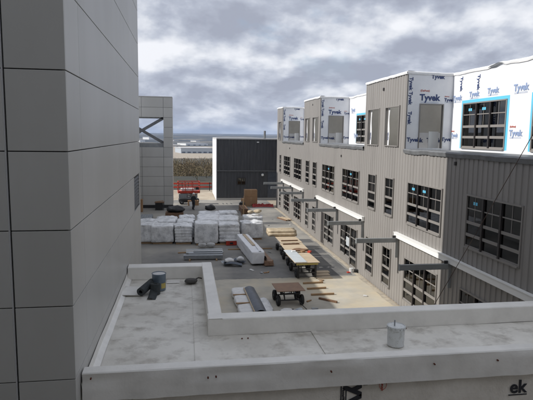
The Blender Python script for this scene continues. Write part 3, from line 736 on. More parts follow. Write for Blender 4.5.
# red box under the fifth column, black tarps, table, stacked metal sheets
t = thing('crate', 'open red box with pale lid in front of the pallets', 'crate', (3.28, 37.2, .004))
MB().box(-.38, .38, -.18, .18, .02, .34).build('body', M['red'], t, bevel=.02); MB().box(-.44, .44, -.2, .2, .342, .40).build('lid', M['foam'], t, bevel=.01)
MB().box(-.12, .12, -.195, -.181, .1, .24).build('plate', M['dmetal'], t)
for (x, y, z, w, d_, h, s, lab) in ((-.9, 45.6, 1.25, 1.6, 1.3, .5, 3, 'black tarpaulin heaped behind the left pallets'), (2.05, 44.2, 1.56, .85, .8, .5, 4, 'black bag lying on the rear pallet row near the walking worker')):
    o = link('tarpaulin', lump(w, d_, h, 60+s, .16, 9, 0, 2.4, 'black', 'tarpaulin')); o.location = (x, y, z); tag(o, lab, 'tarp')
tag(MB().box(-1.75, -.2, 45.0, 46.2, .004, 1.25).build('crate', M['woodd'], bevel=.02), 'dark wooden crate under the black tarpaulin', 'crate')
t = thing('sheet_stack', 'stack of grey corrugated metal sheets beside the left wall behind the pallets', 'metal sheets', (-3.6, 44.2, .004))
for k in range(5):
    m_ = MB()
    for j in range(8): m_.box(-.8+j*.2, -.8+j*.2+.1, -1.2, 1.2, .8+k*.07, .84+k*.07); m_.box(-.7+j*.2, -.7+j*.2+.1, -1.2, 1.2, .77+k*.07, .80+k*.07)
    m_.build('sheet', M['galv'], t)
MB().box(-.8, .8, -1.1, -.95, 0, .77).build('bearer', M['woodd'], t); MB().box(-.8, .8, .95, 1.1, 0, .77).build('bearer', M['woodd'], t)
t = thing('work_table', 'small dark work table standing before the far grey tower', 'table', (-2.75, 55.6, .004))
MB().box(-.5, .5, -.4, .4, .8, .86).build('table_top', M['woodd'], t)
MB().box(-.35, .35, -.3, .3, .05, .79).build('cabinet', M['black'], t)
for sx in (-.44, .4):
    for sy in (-.35, .31): MB().box(sx, sx+.05, sy, sy+.05, 0, .799).build('leg', M['dmetal'], t)
MB().bar((-.4, 0, .9), (.4, .1, .98), .06).build('plank', M['wood'], t)
# cardboard boxes
def carton(x, y, z, w, d_, h, rz, lab):
    t = thing('carton', lab, 'box', (x, y, z), rz, 'brown cartons')
    MB().box(-w/2, w/2, -d_/2, d_/2, 0, h).build('body', M['card'], t, bevel=.012)
    MB().box(-.04, .04, -d_/2-.003, -d_/2-.001, h*.5, h).build('tape', M['wood'], t); MB().box(-.04, .04, -d_/2, d_/2, h+.001, h+.003).build('tape', M['wood'], t)
carton(7.3, 58.3, .14, 1.45, 1.1, .95, .03, 'large brown carton, lower of the stacked pair before the dark building')
carton(7.32, 58.3, 1.10, 1.42, 1.06, .78, -.02, 'large brown carton on top of the other before the dark building')
carton(6.42, 58.0, .004, .36, .6, .9, .1, 'small brown carton leaning beside the stacked pair')
b = link('shipping_pallet', PB); b.location = (7.3, 58.3, .004); tag(b, 'wooden shipping pallet under the stacked brown cartons', 'pallet')
carton(-4.75, 54.5, .004, .7, .7, 1.3, 0, 'tall brown carton at the foot of the left building')
# red netting heap
def net(u, v):
    x = 7.4+2.4*u; y = 57.0+.9*v+.3*math.sin(u*3); h = math.sin(v*PI)*(.28+.16*noise.noise((u*9, v*4, 0))+.08*noise.noise((u*30, v*12, 2)))
    return (x, y, .006+max(0, h))
tag(MB().grid(net, 70, 12).build('barrier_netting', M['rednet']), 'heap of red barrier netting along the far end of the courtyard', 'netting')
# timber pallets / planks lot by the cartons
t = thing('plank_stack', 'dark brown planks stacked beside the cartons', 'planks', (5.95, 53.6, .004))
for k in range(5):
    for j in range(3): MB().box(-.3+j*.22, -.1+j*.22, -1.6, 1.5, .1+k*.09, .18+k*.09).build('plank', M['woodd'], t)
MB().box(-.35, .4, -1.2, -1.1, 0, .099).build('bearer', M['wood'], t); MB().box(-.35, .4, 1.1, 1.2, 0, .099).build('bearer', M['wood'], t)
t = thing('post', 'upright timber post beside the dark planks', 'post', (5.75, 51.4, .004)); MB().box(-.06, .06, -.06, .06, 0, 1.7).build('shaft', M['wood'], t); MB().box(-.22, .22, -.2, .2, 0, .08).build('foot', M['woodd'], t)
o = link('rubbish_bag', lump(.7, .7, .75, 91, .12, 8, 0, 2.3, 'black', 'rubbish_bag')); o.location = (6.2, 56.6, .004); tag(o, 'black rubbish bag beside the brown cartons', 'bag')

# flat carts -----------------------------------------------------------------
def wheel_mesh(r, w):
    ty = MB(); pr = [(r*.55, -w*.5), (r*.86, -w*.5), (r*.97, -w*.36), (r, -w*.15), (r, w*.15), (r*.97, w*.36), (r*.86, w*.5), (r*.55, w*.5), (r*.55, -w*.5)]
    ty.lathe(pr, n=22); ri = MB(); ri.lathe([(0, -w*.3), (r*.16, -w*.42), (r*.2, -w*.2), (r*.54, -w*.28), (r*.545, w*.28), (r*.2, w*.2), (r*.16, w*.42), (0, w*.3)], n=16)
    return ty.mesh('tyre', M['rubber'], True), ri.mesh('rim', M['galv'], True)
TY, RI = wheel_mesh(.25, .16)
def cart(x, y, rz, L, Wd, zd, lab, decks, grp=None, wx=.40, wheels=((-1, -1), (1, -1), (-1, 1), (1, 1)), lift=0):
    t = thing('flat_cart', lab, 'cart', (x, y, .004), rz, grp)
    fr = MB()
    for s_ in (-1, 1): fr.box(s_*wx-.03, s_*wx+.03, -L*.46, L*.46, zd-.10, zd-.031)
    for k in range(4): yk = -L*.46+L*.92*k/3; fr.box(-wx-.03, wx+.03, yk-.03, yk+.03, zd-.155, zd-.101)
    fr.build('frame', M['dmetal'], t)
    for s_ in (-1, 1):
        ax = MB(); yk = s_*L*.33; ax.tube([(-wx-.08, yk, .25), (wx+.08, yk, .25)], .028)
        for q in (-1, 1): ax.bar((q*wx*.6, yk, .26), (q*wx*.8, yk, zd-.13), .05); ax.bar((q*wx*.6, yk, .26), (q*wx*.55, yk-s_*.3, zd-.13), .035)
        ax.build('axle', M['dmetal'], t)
    for sx, sy in wheels:
        w = link('wheel', TY, t); w.rotation_euler = (0, PI/2, 0); w.location = (sx*(wx+.15), sy*L*.33, .25)
        rr = link('rim', RI, w)
    for (x0, x1, y0, y1, mt, dz) in decks:
        MB().box(x0, x1, y0, y1, zd+dz, zd+dz+.025).build('deck_board', M[mt], t, bevel=.003)
    return t
near = cart(4.87, 23.85, .03, 1.35, 1.36, .74, 'flat cart with brown plywood deck and fat rubber wheels nearest the camera', [(-.68, .68, -.70, .68, 'plyb', 0)], 'flat carts', .42)
MB().tube([(.2, -.5, .5), (.5, -1.0, .12), (.62, -1.25, .03)], .018).build('tow_bar', M['dmetal'], near)
for k in range(2): MB().tube([(-.35+.5*k, -.42, .55), (.1+.3*k, .1, .42), (.3, .45, .6)], .016).build('cable_loop', M['blue'], near)
c1 = cart(6.72, 28.9, .02, 2.3, 1.4, .93, 'front cart of the train with a grey board and plywood on a dark frame', [(-.72, .72, -1.2, 1.25, 'ply', 0), (-.71, -.02, -1.15, 2.0, 'greyboard', .03)], 'flat carts', .36)
for q in (-1, 1): MB().box(q*.5-.05, q*.5+.05, -1.14, -1.06, .05, .89).build('leg', M['dmetal'], c1)
MB().box(-.62, .62, -1.2, -1.14, .82, .91).build('end_rail', M['yellow'], c1)
for q, zz in ((0, .32), (1, .55)): MB().box(-.5, .5, -1.13, -1.09, zz, zz+.06).build('cross_bar', M['dmetal'], c1)
c2 = cart(6.85, 31.7, -.01, 2.4, 1.45, .93, 'middle cart of the train covered with tan plywood', [(-.74, .76, -1.3, 1.3, 'ply', .0)], 'flat carts', .42)
c3 = cart(6.95, 34.5, .015, 2.4, 1.4, .93, 'rear cart of the train carrying plywood under tan canvas rolls', [(-.74, .72, -1.35, 1.3, 'ply', .0)], 'flat carts', .42)
for (x, y, z, L, lab, par) in ((6.8, 32.6, .957, 1.1, 'short timber lying across the middle cart', 0), (6.9, 33.7, .957, 1.15, 'short timber lying across the plywood of the rear cart', 0)):
    m_ = MB().box(-L/2, L/2, -.06, .06, 0, .07); o = m_.build('timber', M['woodd'], bevel=.006); o.location = (x, y, z); o.rotation_euler = (0, 0, .05); tag(o, lab, 'timber')
o = link('tool_heap', lump(1.1, .45, .12, 71, .06, 8, 0, 2.5, 'woodd', 'tool_heap')); o.location = (7.0, 30.75, .957); tag(o, 'heap of brown offcuts and tools on the train of carts', 'offcuts')
for k, (dx, dy, s_) in enumerate(((-.45, .12, 'white'), (.1, .05, 'card'), (.5, -.05, 'red'))):
    m_ = MB().box(-.12, .12, -.1, .1, 0, .1); o = m_.build('small_box', M[s_], bevel=.01); o.location = (6.95+dx, 30.45+dy-.2, .957); o.rotation_euler = (0, 0, k*.5)
    tag(o, ['small white box', 'small brown box', 'small red box'][k]+' on the plywood of the middle cart', 'box')
cr = thing('canvas_bundle', 'tan canvas rolls heaped on the rear of the cart train', 'canvas rolls', (6.75, 35.9, .957))
for k in range(7):
    y0 = -.55+.18*k; m_ = MB()
    pts = [(-1.0+.25*j+.05*noise.noise((k, j, 0)), y0+.06*noise.noise((j*.7, k, 3)), .13+.16*(k % 2)+.03*noise.noise((k, j*.8, 9))) for j in range(9)]
    m_.tube(pts, .12+.02*(k % 3), 10).build('roll', M['tansack'], cr, smooth=True)
# boards lying beside the train
for k, (x, y) in enumerate(((7.95, 29.1), (7.8, 28.5), (7.75, 27.85))):
    o = MB().box(-.45, .45, -.22, .22, 0, .04).build('board', M['ply'], bevel=.004); o.location = (x, y, .006); o.rotation_euler = (0, 0, .06*k); tag(o, ['rear', 'middle', 'front'][k]+' short board on the asphalt right of the front cart', 'board', 'boards beside the carts')
for k, (a, b_) in enumerate((((303, 284), (323, 283)), ((307, 289.5), (326, 288.5)), ((311, 295.5), (334, 294.5)), ((319, 299), (337, 303)))):
    p, q = G(*a), G(*b_); mid = (p+q)/2; o = MB().box(-(q-p).length/2, (q-p).length/2, -.05, .05, 0, .09).build('timber', M['wood'] if k < 3 else M['woodd'], bevel=.005)
    o.location = (mid.x, mid.y, .006); o.rotation_euler = (0, 0, math.atan2(q.y-p.y, q.x-p.x)); tag(o, ['farthest', 'second farthest', 'third farthest', 'nearest, dark'][k]+' timber of the four on the concrete beside the near cart', 'timber', 'timbers on the concrete')
# white foam packs with dark sheet
fp = thing('insulation_bundle', 'white insulation packs strapped on the concrete near the roof edge', 'insulation', (2.85, 23.7, .006), .02)
for k in range(3):
    o = link('pack', lump(1.15, 1.22, .26, 80+k, .035, 8, 0, 7, 'foam', 'pack'), fp); o.location = (-.0, -1.3+1.29*k, .05)
for k in range(2): MB().box(-.6, .6, -.7+1.29*k, -.62+1.29*k, .28, .33).build('batten', M['wood'], fp)
MB().box(-.5, .5, -1.8, 1.8, 0, .049).build('bearer', M['wood'], fp)
bs = thing('sheet_stack', 'dark blue-grey metal sheets lying along the white insulation packs', 'metal sheets', (3.18, 23.4, .345), .02)
MB().grid(lambda u, v: (-.26+.5*u, -1.9+3.7*v, .05+.09*math.sin(u*PI)+.02*math.sin(v*5)), 8, 12).build('top_sheet', M['bluegrey'], bs, smooth=True)
MB().box(-.24, .22, -1.88, 1.75, 0, .045).build('sheet', M['bluegrey'], bs)
MB().box(-.30, -.255, -1.8, 1.8, 0, .06).build('edge_batten', M['ply'], bs)
o = link('film_heap', lump(.5, 2.6, .22, 88, .09, 9, 0, 2.4, 'plastic', 'film_heap')); o.location = (3.66, 23.0, .004); tag(o, 'crumpled clear film beside the dark metal sheets', 'film')
# small pile by the near cart
sp = thing('hose_pile', 'small tangle of blue and white hoses and rags by the near cart', 'hoses', (4.75, 22.45, .006))
for k in range(4):
    pts = [(-.5+.14*j+.05*math.sin(k*2+j), .18*math.sin(j*1.1+k*1.6), .03+.05*abs(math.sin(j*.9+k))) for j in range(8)]
    MB().tube(pts, .022, 6).build('hose', M[['blue', 'foam', 'dmetal', 'foam'][k]], sp, smooth=True)
o = link('rag', lump(.55, .35, .13, 93, .08, 7, 0, 2.3, 'foam', 'rag'), sp); o.location = (-.25, 0, 0)
o = link('rag', lump(.4, .3, .12, 94, .08, 7, 0, 2.3, 'greyboard', 'rag'), sp); o.location = (.35, .05, 0)
# long white bundle with planks
wb = thing('wrapped_bundle', 'long white-wrapped bundle lying beside reddish planks in the courtyard', 'bundle', (4.22, 33.9, .004), .06)
o = link('wrapping', lump(.82, 6.0, .8, 97, .03, 18, 0, 24, 'wrap', 'wrapping'), wb); o.location = (0, 0, .1)
MB().box(-.35, .35, -2.4, -2.2, 0, .12).build('bearer', M['wood'], wb); MB().box(-.35, .35, 2.2, 2.4, 0, .12).build('bearer', M['wood'], wb)
MB().box(-.05, .16, -1.2, 2.6, .905, .95).build('top_batten', M['ply'], wb)
MB().grid(lambda u, v: (.05+.55*u+.1*v, -2.95+2.6*v, .92-.6*u*u+.04*math.sin(u*9+v*5)), 8, 12).build('loose_flap', M['wrap'], wb, smooth=True)
ps = thing('plank_stack', 'reddish brown planks lying along the white-wrapped bundle', 'planks', (4.95, 33.0, .004), .05)
for k in range(3):
    for j in range(2): MB().box(-.28+j*.29, j*.29, -2.3+.1*k, 2.6, .05+k*.08, .125+k*.08).build('plank', M['plyb'], ps, bevel=.004)
MB().box(-.35, .35, -2, -1.9, 0, .049).build('bearer', M['woodd'], ps); MB().box(-.35, .35, 2, 2.1, 0, .049).build('bearer', M['woodd'], ps)
# grey channels, sticks, scrap
gc = thing('channel_stack', 'grey steel channels lying on timbers before the pallets', 'steel channels', (1.1, 33.0, .004), -.04)
for k in range(3): 
    m_ = MB(); y0 = -.25+k*.55; m_.box(-1.25+.3*k, 1.25, y0, y0+.02, .1, .32); m_.box(-1.25+.3*k, 1.25, y0+.021, y0+.3, .1, .115); m_.box(-1.25+.3*k, 1.25, y0+.021, y0+.3, .305, .32); m_.build('channel', M['galv'], gc)
MB().box(-.9, -.8, -.5, 1.5, 0, .099).build('bearer', M['wood'], gc); MB().box(.8, .9, -.5, 1.5, 0, .099).build('bearer', M['wood'], gc)
fl = thing('flat_bar_stack', 'pale flat bars lying behind the grey channels', 'flat bars', (1.3, 35.0, .004), .02)
for k in range(3): MB().box(-1.3, 1.2, -.5+k*.32, -.3+k*.32, .06, .12+.03*k).build('bar', M['greyboard' if k != 1 else 'foam'], fl)
MB().box(-.8, -.7, -.6, .6, 0, .059).build('bearer', M['wood'], fl); MB().box(.7, .8, -.6, .6, 0, .059).build('bearer', M['wood'], fl)
for k, (a, b_, lab) in enumerate((((178, 253.5), (202, 252), 'short pale stick left of the grey channels'), ((228, 250), (272, 249), 'long timber behind the metal scrap'), ((200, 245.5), (243, 244.3), 'long thin timber at the foot of the pallets'), ((258, 262), (273, 261), 'timber end sticking out beside the reddish planks'))):
    p, q = G(*a), G(*b_); mid = (p+q)/2; o = MB().box(-(q-p).length/2, (q-p).length/2, -.05, .05, 0, .08).build('timber', M['wood'], bevel=.005)
    o.location = (mid.x, mid.y, .006); o.rotation_euler = (0, 0, math.atan2(q.y-p.y, q.x-p.x)); tag(o, lab, 'timber')
for k, (x, y) in enumerate(((1.15, 36.3), (1.75, 36.35))):
    o = link('sack', lump(.6, .4, .3, 110+k, .05, 7, 0, 3, 'sack', 'sack')); o.location = (x, y, .09); tag(o, ['left', 'right'][k]+' small grey sack on the timber at the foot of the pallets', 'sack', 'small sacks before the pallets')
sc = thing('metal_scrap', 'bent grey flashing scrap with white foam pieces before the white bundle', 'scrap', (2.95, 31.5, .006))
for k, (x, y, rz, w, L) in enumerate(((-.1, -.45, -.15, .45, 1.1), (-.35, .1, .7, .3, 1.0), (.35, .2, -.6, .35, .8), (0, .6, .2, .3, 1.0))):
    m_ = MB().grid(lambda u, v: (-L/2+L*u, -w/2+w*v, .05+.22*abs(v-.45)+.06*math.sin(u*4+k)), 8, 6); o = m_.build('flashing', M['bluegrey'] if k % 2 == 0 else M['galv'], sc); o.location = (x, y, .02*k); o.rotation_euler = (0, 0, rz)
for k, (x, y) in enumerate(((-.25, .05), (.42, .35))):
    o = link('foam_piece', lump(.5, .45, .3, 120+k, .1, 7, 0, 2.6, 'foam', 'foam_piece'), sc); o.location = (x, y, .1)
# wood bundle and can by the wall
wbn = thing('lumber_bundle', 'short pale lumber bundle on the asphalt by the foot of the beige wall', 'lumber', (9.35, 48.4, .006), -1.25)
for k in range(4): MB().box(-.9, .9, -.3+k*.16, -.16+k*.16, 0, .1+.04*(k % 2)).build('stud', M['ply' if k % 2 else 'woodd'], wbn)
pc = thing('paint_can', 'small pale can and dark tool at the foot of the wall by the glazed door', 'can', (9.72, 28.9, .006))
MB().lathe([(0, 0), (.13, 0), (.13, .24), (.12, .25), (0, .25)], n=14).build('body', M['pailmetal'], pc); MB().box(.18, .5, -.15, .1, 0, .16).build('tool', M['dmetal'], pc, bevel=.02); MB().box(-.3, -.12, -.2, 0, 0, .05).build('lid', M['red'], pc)

dr = random.Random(12)
zones = [((2.6, 6.0, 34.4, 36.6), 'on the asphalt between the pallets and the white bundle'), ((8.0, 9.4, 36, 54), 'along the foot of the beige wall'), ((3.8, 6.2, 28.6, 30.4), 'on the asphalt before the white bundle'), ((5.2, 8.5, 44.5, 55), 'on the far asphalt behind the carts'), ((5.9, 9.2, 22.5, 27.5), 'on the sunlit concrete beside the near cart')]
kinds = [('wood', 'brown timber'), ('foam', 'white foam'), ('card', 'brown cardboard'), ('galv', 'grey metal')]
for (zx0, zx1, zy0, zy1), where in zones:             # small scraps lying about
    for mt, kn in kinds:
        x, y = dr.uniform(zx0, zx1), dr.uniform(zy0, zy1); L, w = dr.uniform(.14, .4), dr.uniform(.05, .15)
        m_ = MB(); m_.v = [(-L/2, -w/2, 0), (L/2, -w*.4, 0), (L*.45, w/2, 0), (-L*.5, w*.45, 0), (-L/2, -w/2, .03), (L/2, -w*.4, .045), (L*.45, w/2, .03), (-L*.5, w*.45, .05)]
        m_.f = [(0,3,2,1),(4,5,6,7),(0,1,5,4),(1,2,6,5),(2,3,7,6),(3,0,4,7)]
        o = m_.build('offcut', M[mt]); o.location = (x, y, .014); o.rotation_euler = (0, 0, dr.uniform(0, 3)); tag(o, 'small '+kn+' scrap '+where, 'offcut', 'small scraps on the courtyard paving')
# ---------------------------------------------------------------- scissor lift
sl = thing('scissor_lift', 'orange-red scissor lift with railed platform parked at the far end', 'scissor lift', (.35, 60.4, .004), .08)
MB().box(-1.15, 1.15, -.55, .55, .22, .62).build('chassis', M['dmetal'], sl, bevel=.03)
for sx in (-.85, .85):
    for sy in (-.56, .56):
        w = link('wheel', TY, sl); w.rotation_euler = (PI/2, 0, 0); w.location = (sx, sy, .25); link('rim', RI, w)
m_ = MB()
for sy in (-.4, .4):
    for k in range(3):
        z = .68+k*.19; m_.bar((-1.0, sy, z), (1.0, sy, z+.17), .07); m_.bar((1.0, sy*.86, z), (-1.0, sy*.86, z+.17), .07)
m_.build('scissor_arms', M['galv'], sl)
MB().box(-1.25, 1.25, -.6, .6, 1.3, 1.55).build('platform', M['red'], sl, bevel=.01)
m_ = MB()
for z in (1.95, 2.25, 2.62):
    m_.bar((-1.22, -.57, z), (1.22, -.57, z), .055); m_.bar((-1.22, .57, z), (1.22, .57, z), .055); m_.bar((-1.22, -.57, z), (-1.22, .57, z), .055); m_.bar((1.22, -.57, z), (1.22, .57, z), .055)
m_.build('guardrail', M['red'], sl)
for x in (-1.22, -.41, .41, 1.22):
    for y in (-.57, .57): MB().box(x-.03, x+.03, y-.03, y+.03, 1.551, 2.65).build('post', M['red'], sl)
MB().box(-.9, .6, -.45, .4, 1.551, 1.85).build('load', M['foam'], sl, bevel=.05)
MB().box(.75, 1.1, -.62, -.58, 1.7, 2.0).build('control_box', M['dmetal'], sl)
MB().box(-1.18, -.3, -.66, -.6, .75, 1.25).build('cover', M['galv'], sl, bevel=.01)
carton(.85, 59.2, .004, 1.2, .6, .55, .05, 'long low brown carton in front of the scissor lift')

# ---------------------------------------------------------------- worker
def person(x, y, rz, lab):
    t = thing('person', lab, 'person', (x, y, .004), rz)
    J = {'pel': (0, 0, .96, .15, .12), 'wst': (0, .01, 1.10, .145, .11), 'chs': (0, .03, 1.32, .17, .125), 'nk0': (0, .03, 1.47, .075, .075), 'nk1': (0, .045, 1.53, .058, .06), 'hd': (0, .055, 1.62, .078, .09), 'hd2': (0, .06, 1.73, .07, .085),
         'shL': (-.19, .02, 1.41, .07, .07), 'elL': (-.25, -.03, 1.13, .055, .055), 'wrL': (-.24, .10, .90, .038, .038), 'haL': (-.235, .13, .83, .042, .025),
         'shR': (.19, .02, 1.41, .07, .07), 'elR': (.25, .05, 1.13, .055, .055), 'wrR': (.22, .24, .98, .038, .038), 'haR': (.20, .31, .94, .042, .025),
         'hpL': (-.10, 0, .90, .105, .11), 'knL': (-.12, .14, .50, .075, .075), 'anL': (-.12, -.02, .10, .055, .06), 'toL': (-.13, .19, .045, .048, .04),
         'hpR': (.10, 0, .90, .105, .11), 'knR': (.12, -.02, .50, .075, .075), 'anR': (.12, -.24, .14, .055, .06), 'toR': (.13, -.06, .045, .048, .04)}
    E_ = [('pel', 'wst'), ('wst', 'chs'), ('chs', 'nk0'), ('nk0', 'nk1'), ('nk1', 'hd'), ('hd', 'hd2'), ('chs', 'shL'), ('shL', 'elL'), ('elL', 'wrL'), ('wrL', 'haL'), ('chs', 'shR'), ('shR', 'elR'), ('elR', 'wrR'), ('wrR', 'haR'),
          ('pel', 'hpL'), ('hpL', 'knL'), ('knL', 'anL'), ('anL', 'toL'), ('pel', 'hpR'), ('hpR', 'knR'), ('knR', 'anR'), ('anR', 'toR')]
    for s_ in 'LR':                                    # fingers and thumb
        hx, hy, hz = J['ha'+s_][:3]
        for k in range(4):
            n1, n2 = 'f%d%s' % (k, s_), 'g%d%s' % (k, s_); o_ = -.03+.02*k; L = .045 if k in (0, 3) else .055
            if s_ == 'L': J[n1] = (hx, hy+o_, hz-.05, .009, .009); J[n2] = (hx+.012, hy+o_+.008, hz-.05-L, .008, .008)
            else: J[n1] = (hx, hy+.05, hz-.01+o_, .009, .009); J[n2] = (hx-.012, hy+.05+L, hz-.02+o_, .008, .008)
            E_ += [('ha'+s_, n1), (n1, n2)]
        J['th'+s_] = (hx+(.03 if s_ == 'L' else -.03), hy+.035, hz-.01, .010, .010); J['tj'+s_] = (hx+(.035 if s_ == 'L' else -.035), hy+.06, hz-.035, .009, .009)
        E_ += [('ha'+s_, 'th'+s_), ('th'+s_, 'tj'+s_)]
    ks = list(J); me = bpy.data.meshes.new('body'); me.from_pydata([J[k][:3] for k in ks], [(ks.index(a), ks.index(b)) for a, b in E_], [])
    o = link('tmp', me); o.modifiers.new('skin', 'SKIN').use_smooth_shade = True
    for i, k in enumerate(ks): sv = me.skin_vertices[0].data[i]; sv.radius = J[k][3:5]; sv.use_root = (k == 'pel')
    o.modifiers.new('sub', 'SUBSURF').levels = 1
    bpy.context.view_layer.update(); dg = bpy.context.evaluated_depsgraph_get()
    m2 = bpy.data.meshes.new_from_object(o.evaluated_get(dg)); bpy.data.objects.remove(o)
    m2.materials.clear()
    for k in ('cloth', 'skin', 'dmetal'): m2.materials.append(M[k])
    for p in m2.polygons:
        c = p.center; p.use_smooth = True
        hand = min((c-Vector(J['haL'][:3])).length, (c-Vector(J['haR'][:3])).length) < .1
        p.material_index = 1 if (c.z > 1.5 or hand) else (2 if c.z < .1 else 0)
    link('body', m2, t)
    h = MB().lathe([(.155, 1.705), (.115, 1.715), (.113, 1.76), (.095, 1.81), (.05, 1.845), (0, 1.85)], (0, .055, 0), 18); h.build('helmet', M['helmet'], t, smooth=True)
    f = MB(); 
    for s_ in (-1, 1): f.box(s_*.032-.012, s_*.032+.012, .136, .15, 1.645, 1.657)
    f.build('eyes', M['dmetal'], t); MB().add([(-.014, .138, 1.60), (.014, .138, 1.60), (0, .168, 1.603), (0, .14, 1.64)], [(0,1,2),(0,2,3),(1,3,2)]).build('nose', M['skin'], t)
    MB().box(-.025, .025, .128, .141, 1.568, 1.576).build('mouth', M['inkred'], t)
    for s_ in (-1, 1): MB().lathe([(0, -.03), (.018, -.015), (.02, .01), (0, .03)], (s_*.085, .05, 1.63), 8).build('ear', M['skin'], t)
    return t
person(.82, 55.4, -.5, 'worker in dark clothes and white helmet walking in front of the scissor lift')
o = MB().grid(lambda u, v: (.40+.28*u+.02*math.sin(v*6), 55.28+.03*math.sin(u*5), .35+.55*v), 5, 8).build('paper_sack', M['foam'], smooth=True)
s_ = o.modifiers.new('s', 'SOLIDIFY'); s_.thickness = .05; tag(o, 'pale sack carried beside the walking worker', 'sack')

# ================================================================ things on the link roof
pl = thing('pail', 'dented pale metal pail with lid standing on the roof strip at the right', 'pail', (3.23, 7.35, ZD+.012)); pl.scale = (.94, .94, .94)
MB().lathe([(0, 0), (.135, 0), (.138, .012), (.135, .02), (.140, .12), (.1385, .2), (.142, .30), (.146, .31), (.142, .32)], n=28).build('body', M['pailmetal'], pl, smooth=True)
ld = MB(); ld.lathe([(.150, .312), (.152, .335), (.140, .342), (.13, .33), (0, .332)], n=28)
for k in range(14):
    t = 2*PI*k/14; c_, s_ = math.cos(t), math.sin(t); ld.box(.147, .156, -.02, .02, .285, .318, Matrix.Rotation(t, 4, 'Z'))
ld.build('lid', M['pailmetal'], pl)
MB().tube([(-.03, .0, .333), (-.03, 0, .40), (-.028, .0, .43)], .012, 8).build('spout', M['galv'], pl)
pl = thing('pail', 'blue-grey pail with pale lid at the back left of the roof', 'pail', (-.56, 10.72, ZD+.012))
MB().lathe([(0, 0), (.138, 0), (.14, .015), (.142, .33), (.147, .345), (.14, .35), (.13, .335), (0, .335)], n=26).build('body', M['pailblue'], pl, smooth=True)
MB().lathe([(.136, .337), (.10, .343), (0, .345)], n=26).build('lid', M['foam'], pl)
MB().grid(lambda u, v: (.1435*math.cos(-1.2+.85*u), .1435*math.sin(-1.2+.85*u), .05+.11*v), 8, 1).build('print', M['yellow'], pl)
MB().tube([(.15*math.cos(a), .03-.15*math.sin(a)*.2, .33+.06*math.sin(a)) for a in [PI*k/10 for k in range(11)]], .004, 6).build('handle', M['galv'], pl)
def roll(name, a, b, r, lab):
    a, b = Vector(a), Vector(b); t = thing(name, lab, 'roll', a)
    m_ = MB(); L = (b-a); m_.tube([Vector((0, 0, 0)), L*.5, L], r, 18, False); m_.tube([Vector((0, 0, 0)), L], r*.45, 12, False)
    k0 = len(m_.v)
    for e in (Vector((0, 0, 0)), L):
        d_ = L.normalized(); p = d_.cross(Vector((0, 0, 1))).normalized(); q_ = d_.cross(p); k0 = len(m_.v)
        for j in range(18):
            t_ = 2*PI*j/18
            for rr in (r*.45, r): m_.v.append(tuple(e+(p*math.cos(t_)+q_*math.sin(t_))*rr))
        m_.f += [(k0+2*j, k0+2*j+1, k0+2*((j+1) % 18)+1, k0+2*((j+1) % 18)) for j in range(18)]
    m_.build('layers', M['roll'], t); return t
tr = roll('membrane_roll', (-.90, 10.28, ZD+.10), (-.70, 10.72, ZD+.17), .085, 'dark roofing roll lying in front of the blue-grey pail')
tr2 = roll('membrane_roll', (-.62, 10.42, ZD+.012), (-.62, 10.44, ZD+.22), .10, 'dark upright roofing roll between the lying roll and the pail')
o = MB().grid(lambda u, v: (-.76+.16*u+.05*v, 10.06+.42*v, ZD+.02+.16*v*v+.02*math.sin(u*5)), 6, 8).build('membrane_strip', M['roll'], smooth=True); tag(o, 'dark strip of roofing hanging from the roll onto the roof', 'roofing strip')
sl_ = o.modifiers.new('s', 'SOLIDIFY'); sl_.thickness = .006
o = MB().grid(lambda u, v: (-1.26+.42*u-.10*(1-v)*(1-u), 10.30+.62*v, ZD+.02+.05*u*(1-u)+.03*(1-u)**3), 8, 8).build('membrane_offcut', M['coping'], smooth=True); tag(o, 'pale offcut of membrane under the dark rolls', 'offcut')
sl_ = o.modifiers.new('s', 'SOLIDIFY'); sl_.thickness = .005
rg = thing('rag', 'crumpled dark glove and scraper on the roof near its far corner', 'rag', (.13, 11.12, ZD+.012))
link('glove', lump(.17, .20, .10, 131, .09, 8, 0, 2.3, 'rag', 'glove'), rg)
MB().tube([(.05, .08, .05), (.14, .2, .06), (.22, .24, .03)], .014, 8).build('handle', M['rag'], rg)
o = MB().grid(lambda u, v: (-.42+.28*u, 11.15+.28*v, ZD+.014), 2, 2).build('membrane_patch', M['coping']); tag(o, 'pale square membrane patch by the far roof edge', 'patch')
# cable from the near bay of the right building down to the yard
a_, b_ = Vector((9.98, 11.7, ZRF+.03)), Vector((7.1, 16.1, .02))
d1 = RT*((600-266.5)/FPX) - UP*((16-200)/FPX) + FW; a_ = d1*(9.98/d1.x)+Vector((0, 0, CAMZ))
d2 = G(395, 371); b_ = Vector((d2.x, d2.y, .02))
tag(MB().tube([a_+(b_-a_)*(k/24)-Vector((0, 0, .10*math.sin(k/24*PI))) for k in range(25)], .010, 8).build('cable', M['cable'], smooth=True), 'thin brown cable slanting down across the right building', 'cable')

# ================================================================ far valley
rg_ = random.Random(3)
def far_building(px0, px1, pbase, h, wallm, lab, depth=60, zg=None, doors=4):
    z = -37 if zg is None else zg
    p, q = G(px0, pbase, z), G(px1, pbase, z); w = (q-p).length
    t = thing('warehouse', lab, 'building', ((p.x+q.x)/2, (p.y+q.y)/2, z), math.atan2(q.y-p.y, q.x-p.x))
    MB().box(-w/2, w/2, 0, depth, 0, h).build('wall', M[wallm], t); MB().box(-w/2-1, w/2+1, -1, depth+1, h+.01, h+1.2).build('roof', M['paleroof'], t)
    for k in range(doors):
        x = -w/2+w*(k+.5)/doors; MB().box(x-w*.05, x+w*.05, -.4, -.05, 0, h*.45).build('door', M['bluegrey'], t)
    return t
far_building(181, 213, 154.5, 14, 'bluewall', 'long pale blue-grey warehouse in the valley', 70, doors=6)
far_building(146, 160, 147.2, 12, 'white', 'small white hall left of the long warehouse in the valley', 60, doors=3)
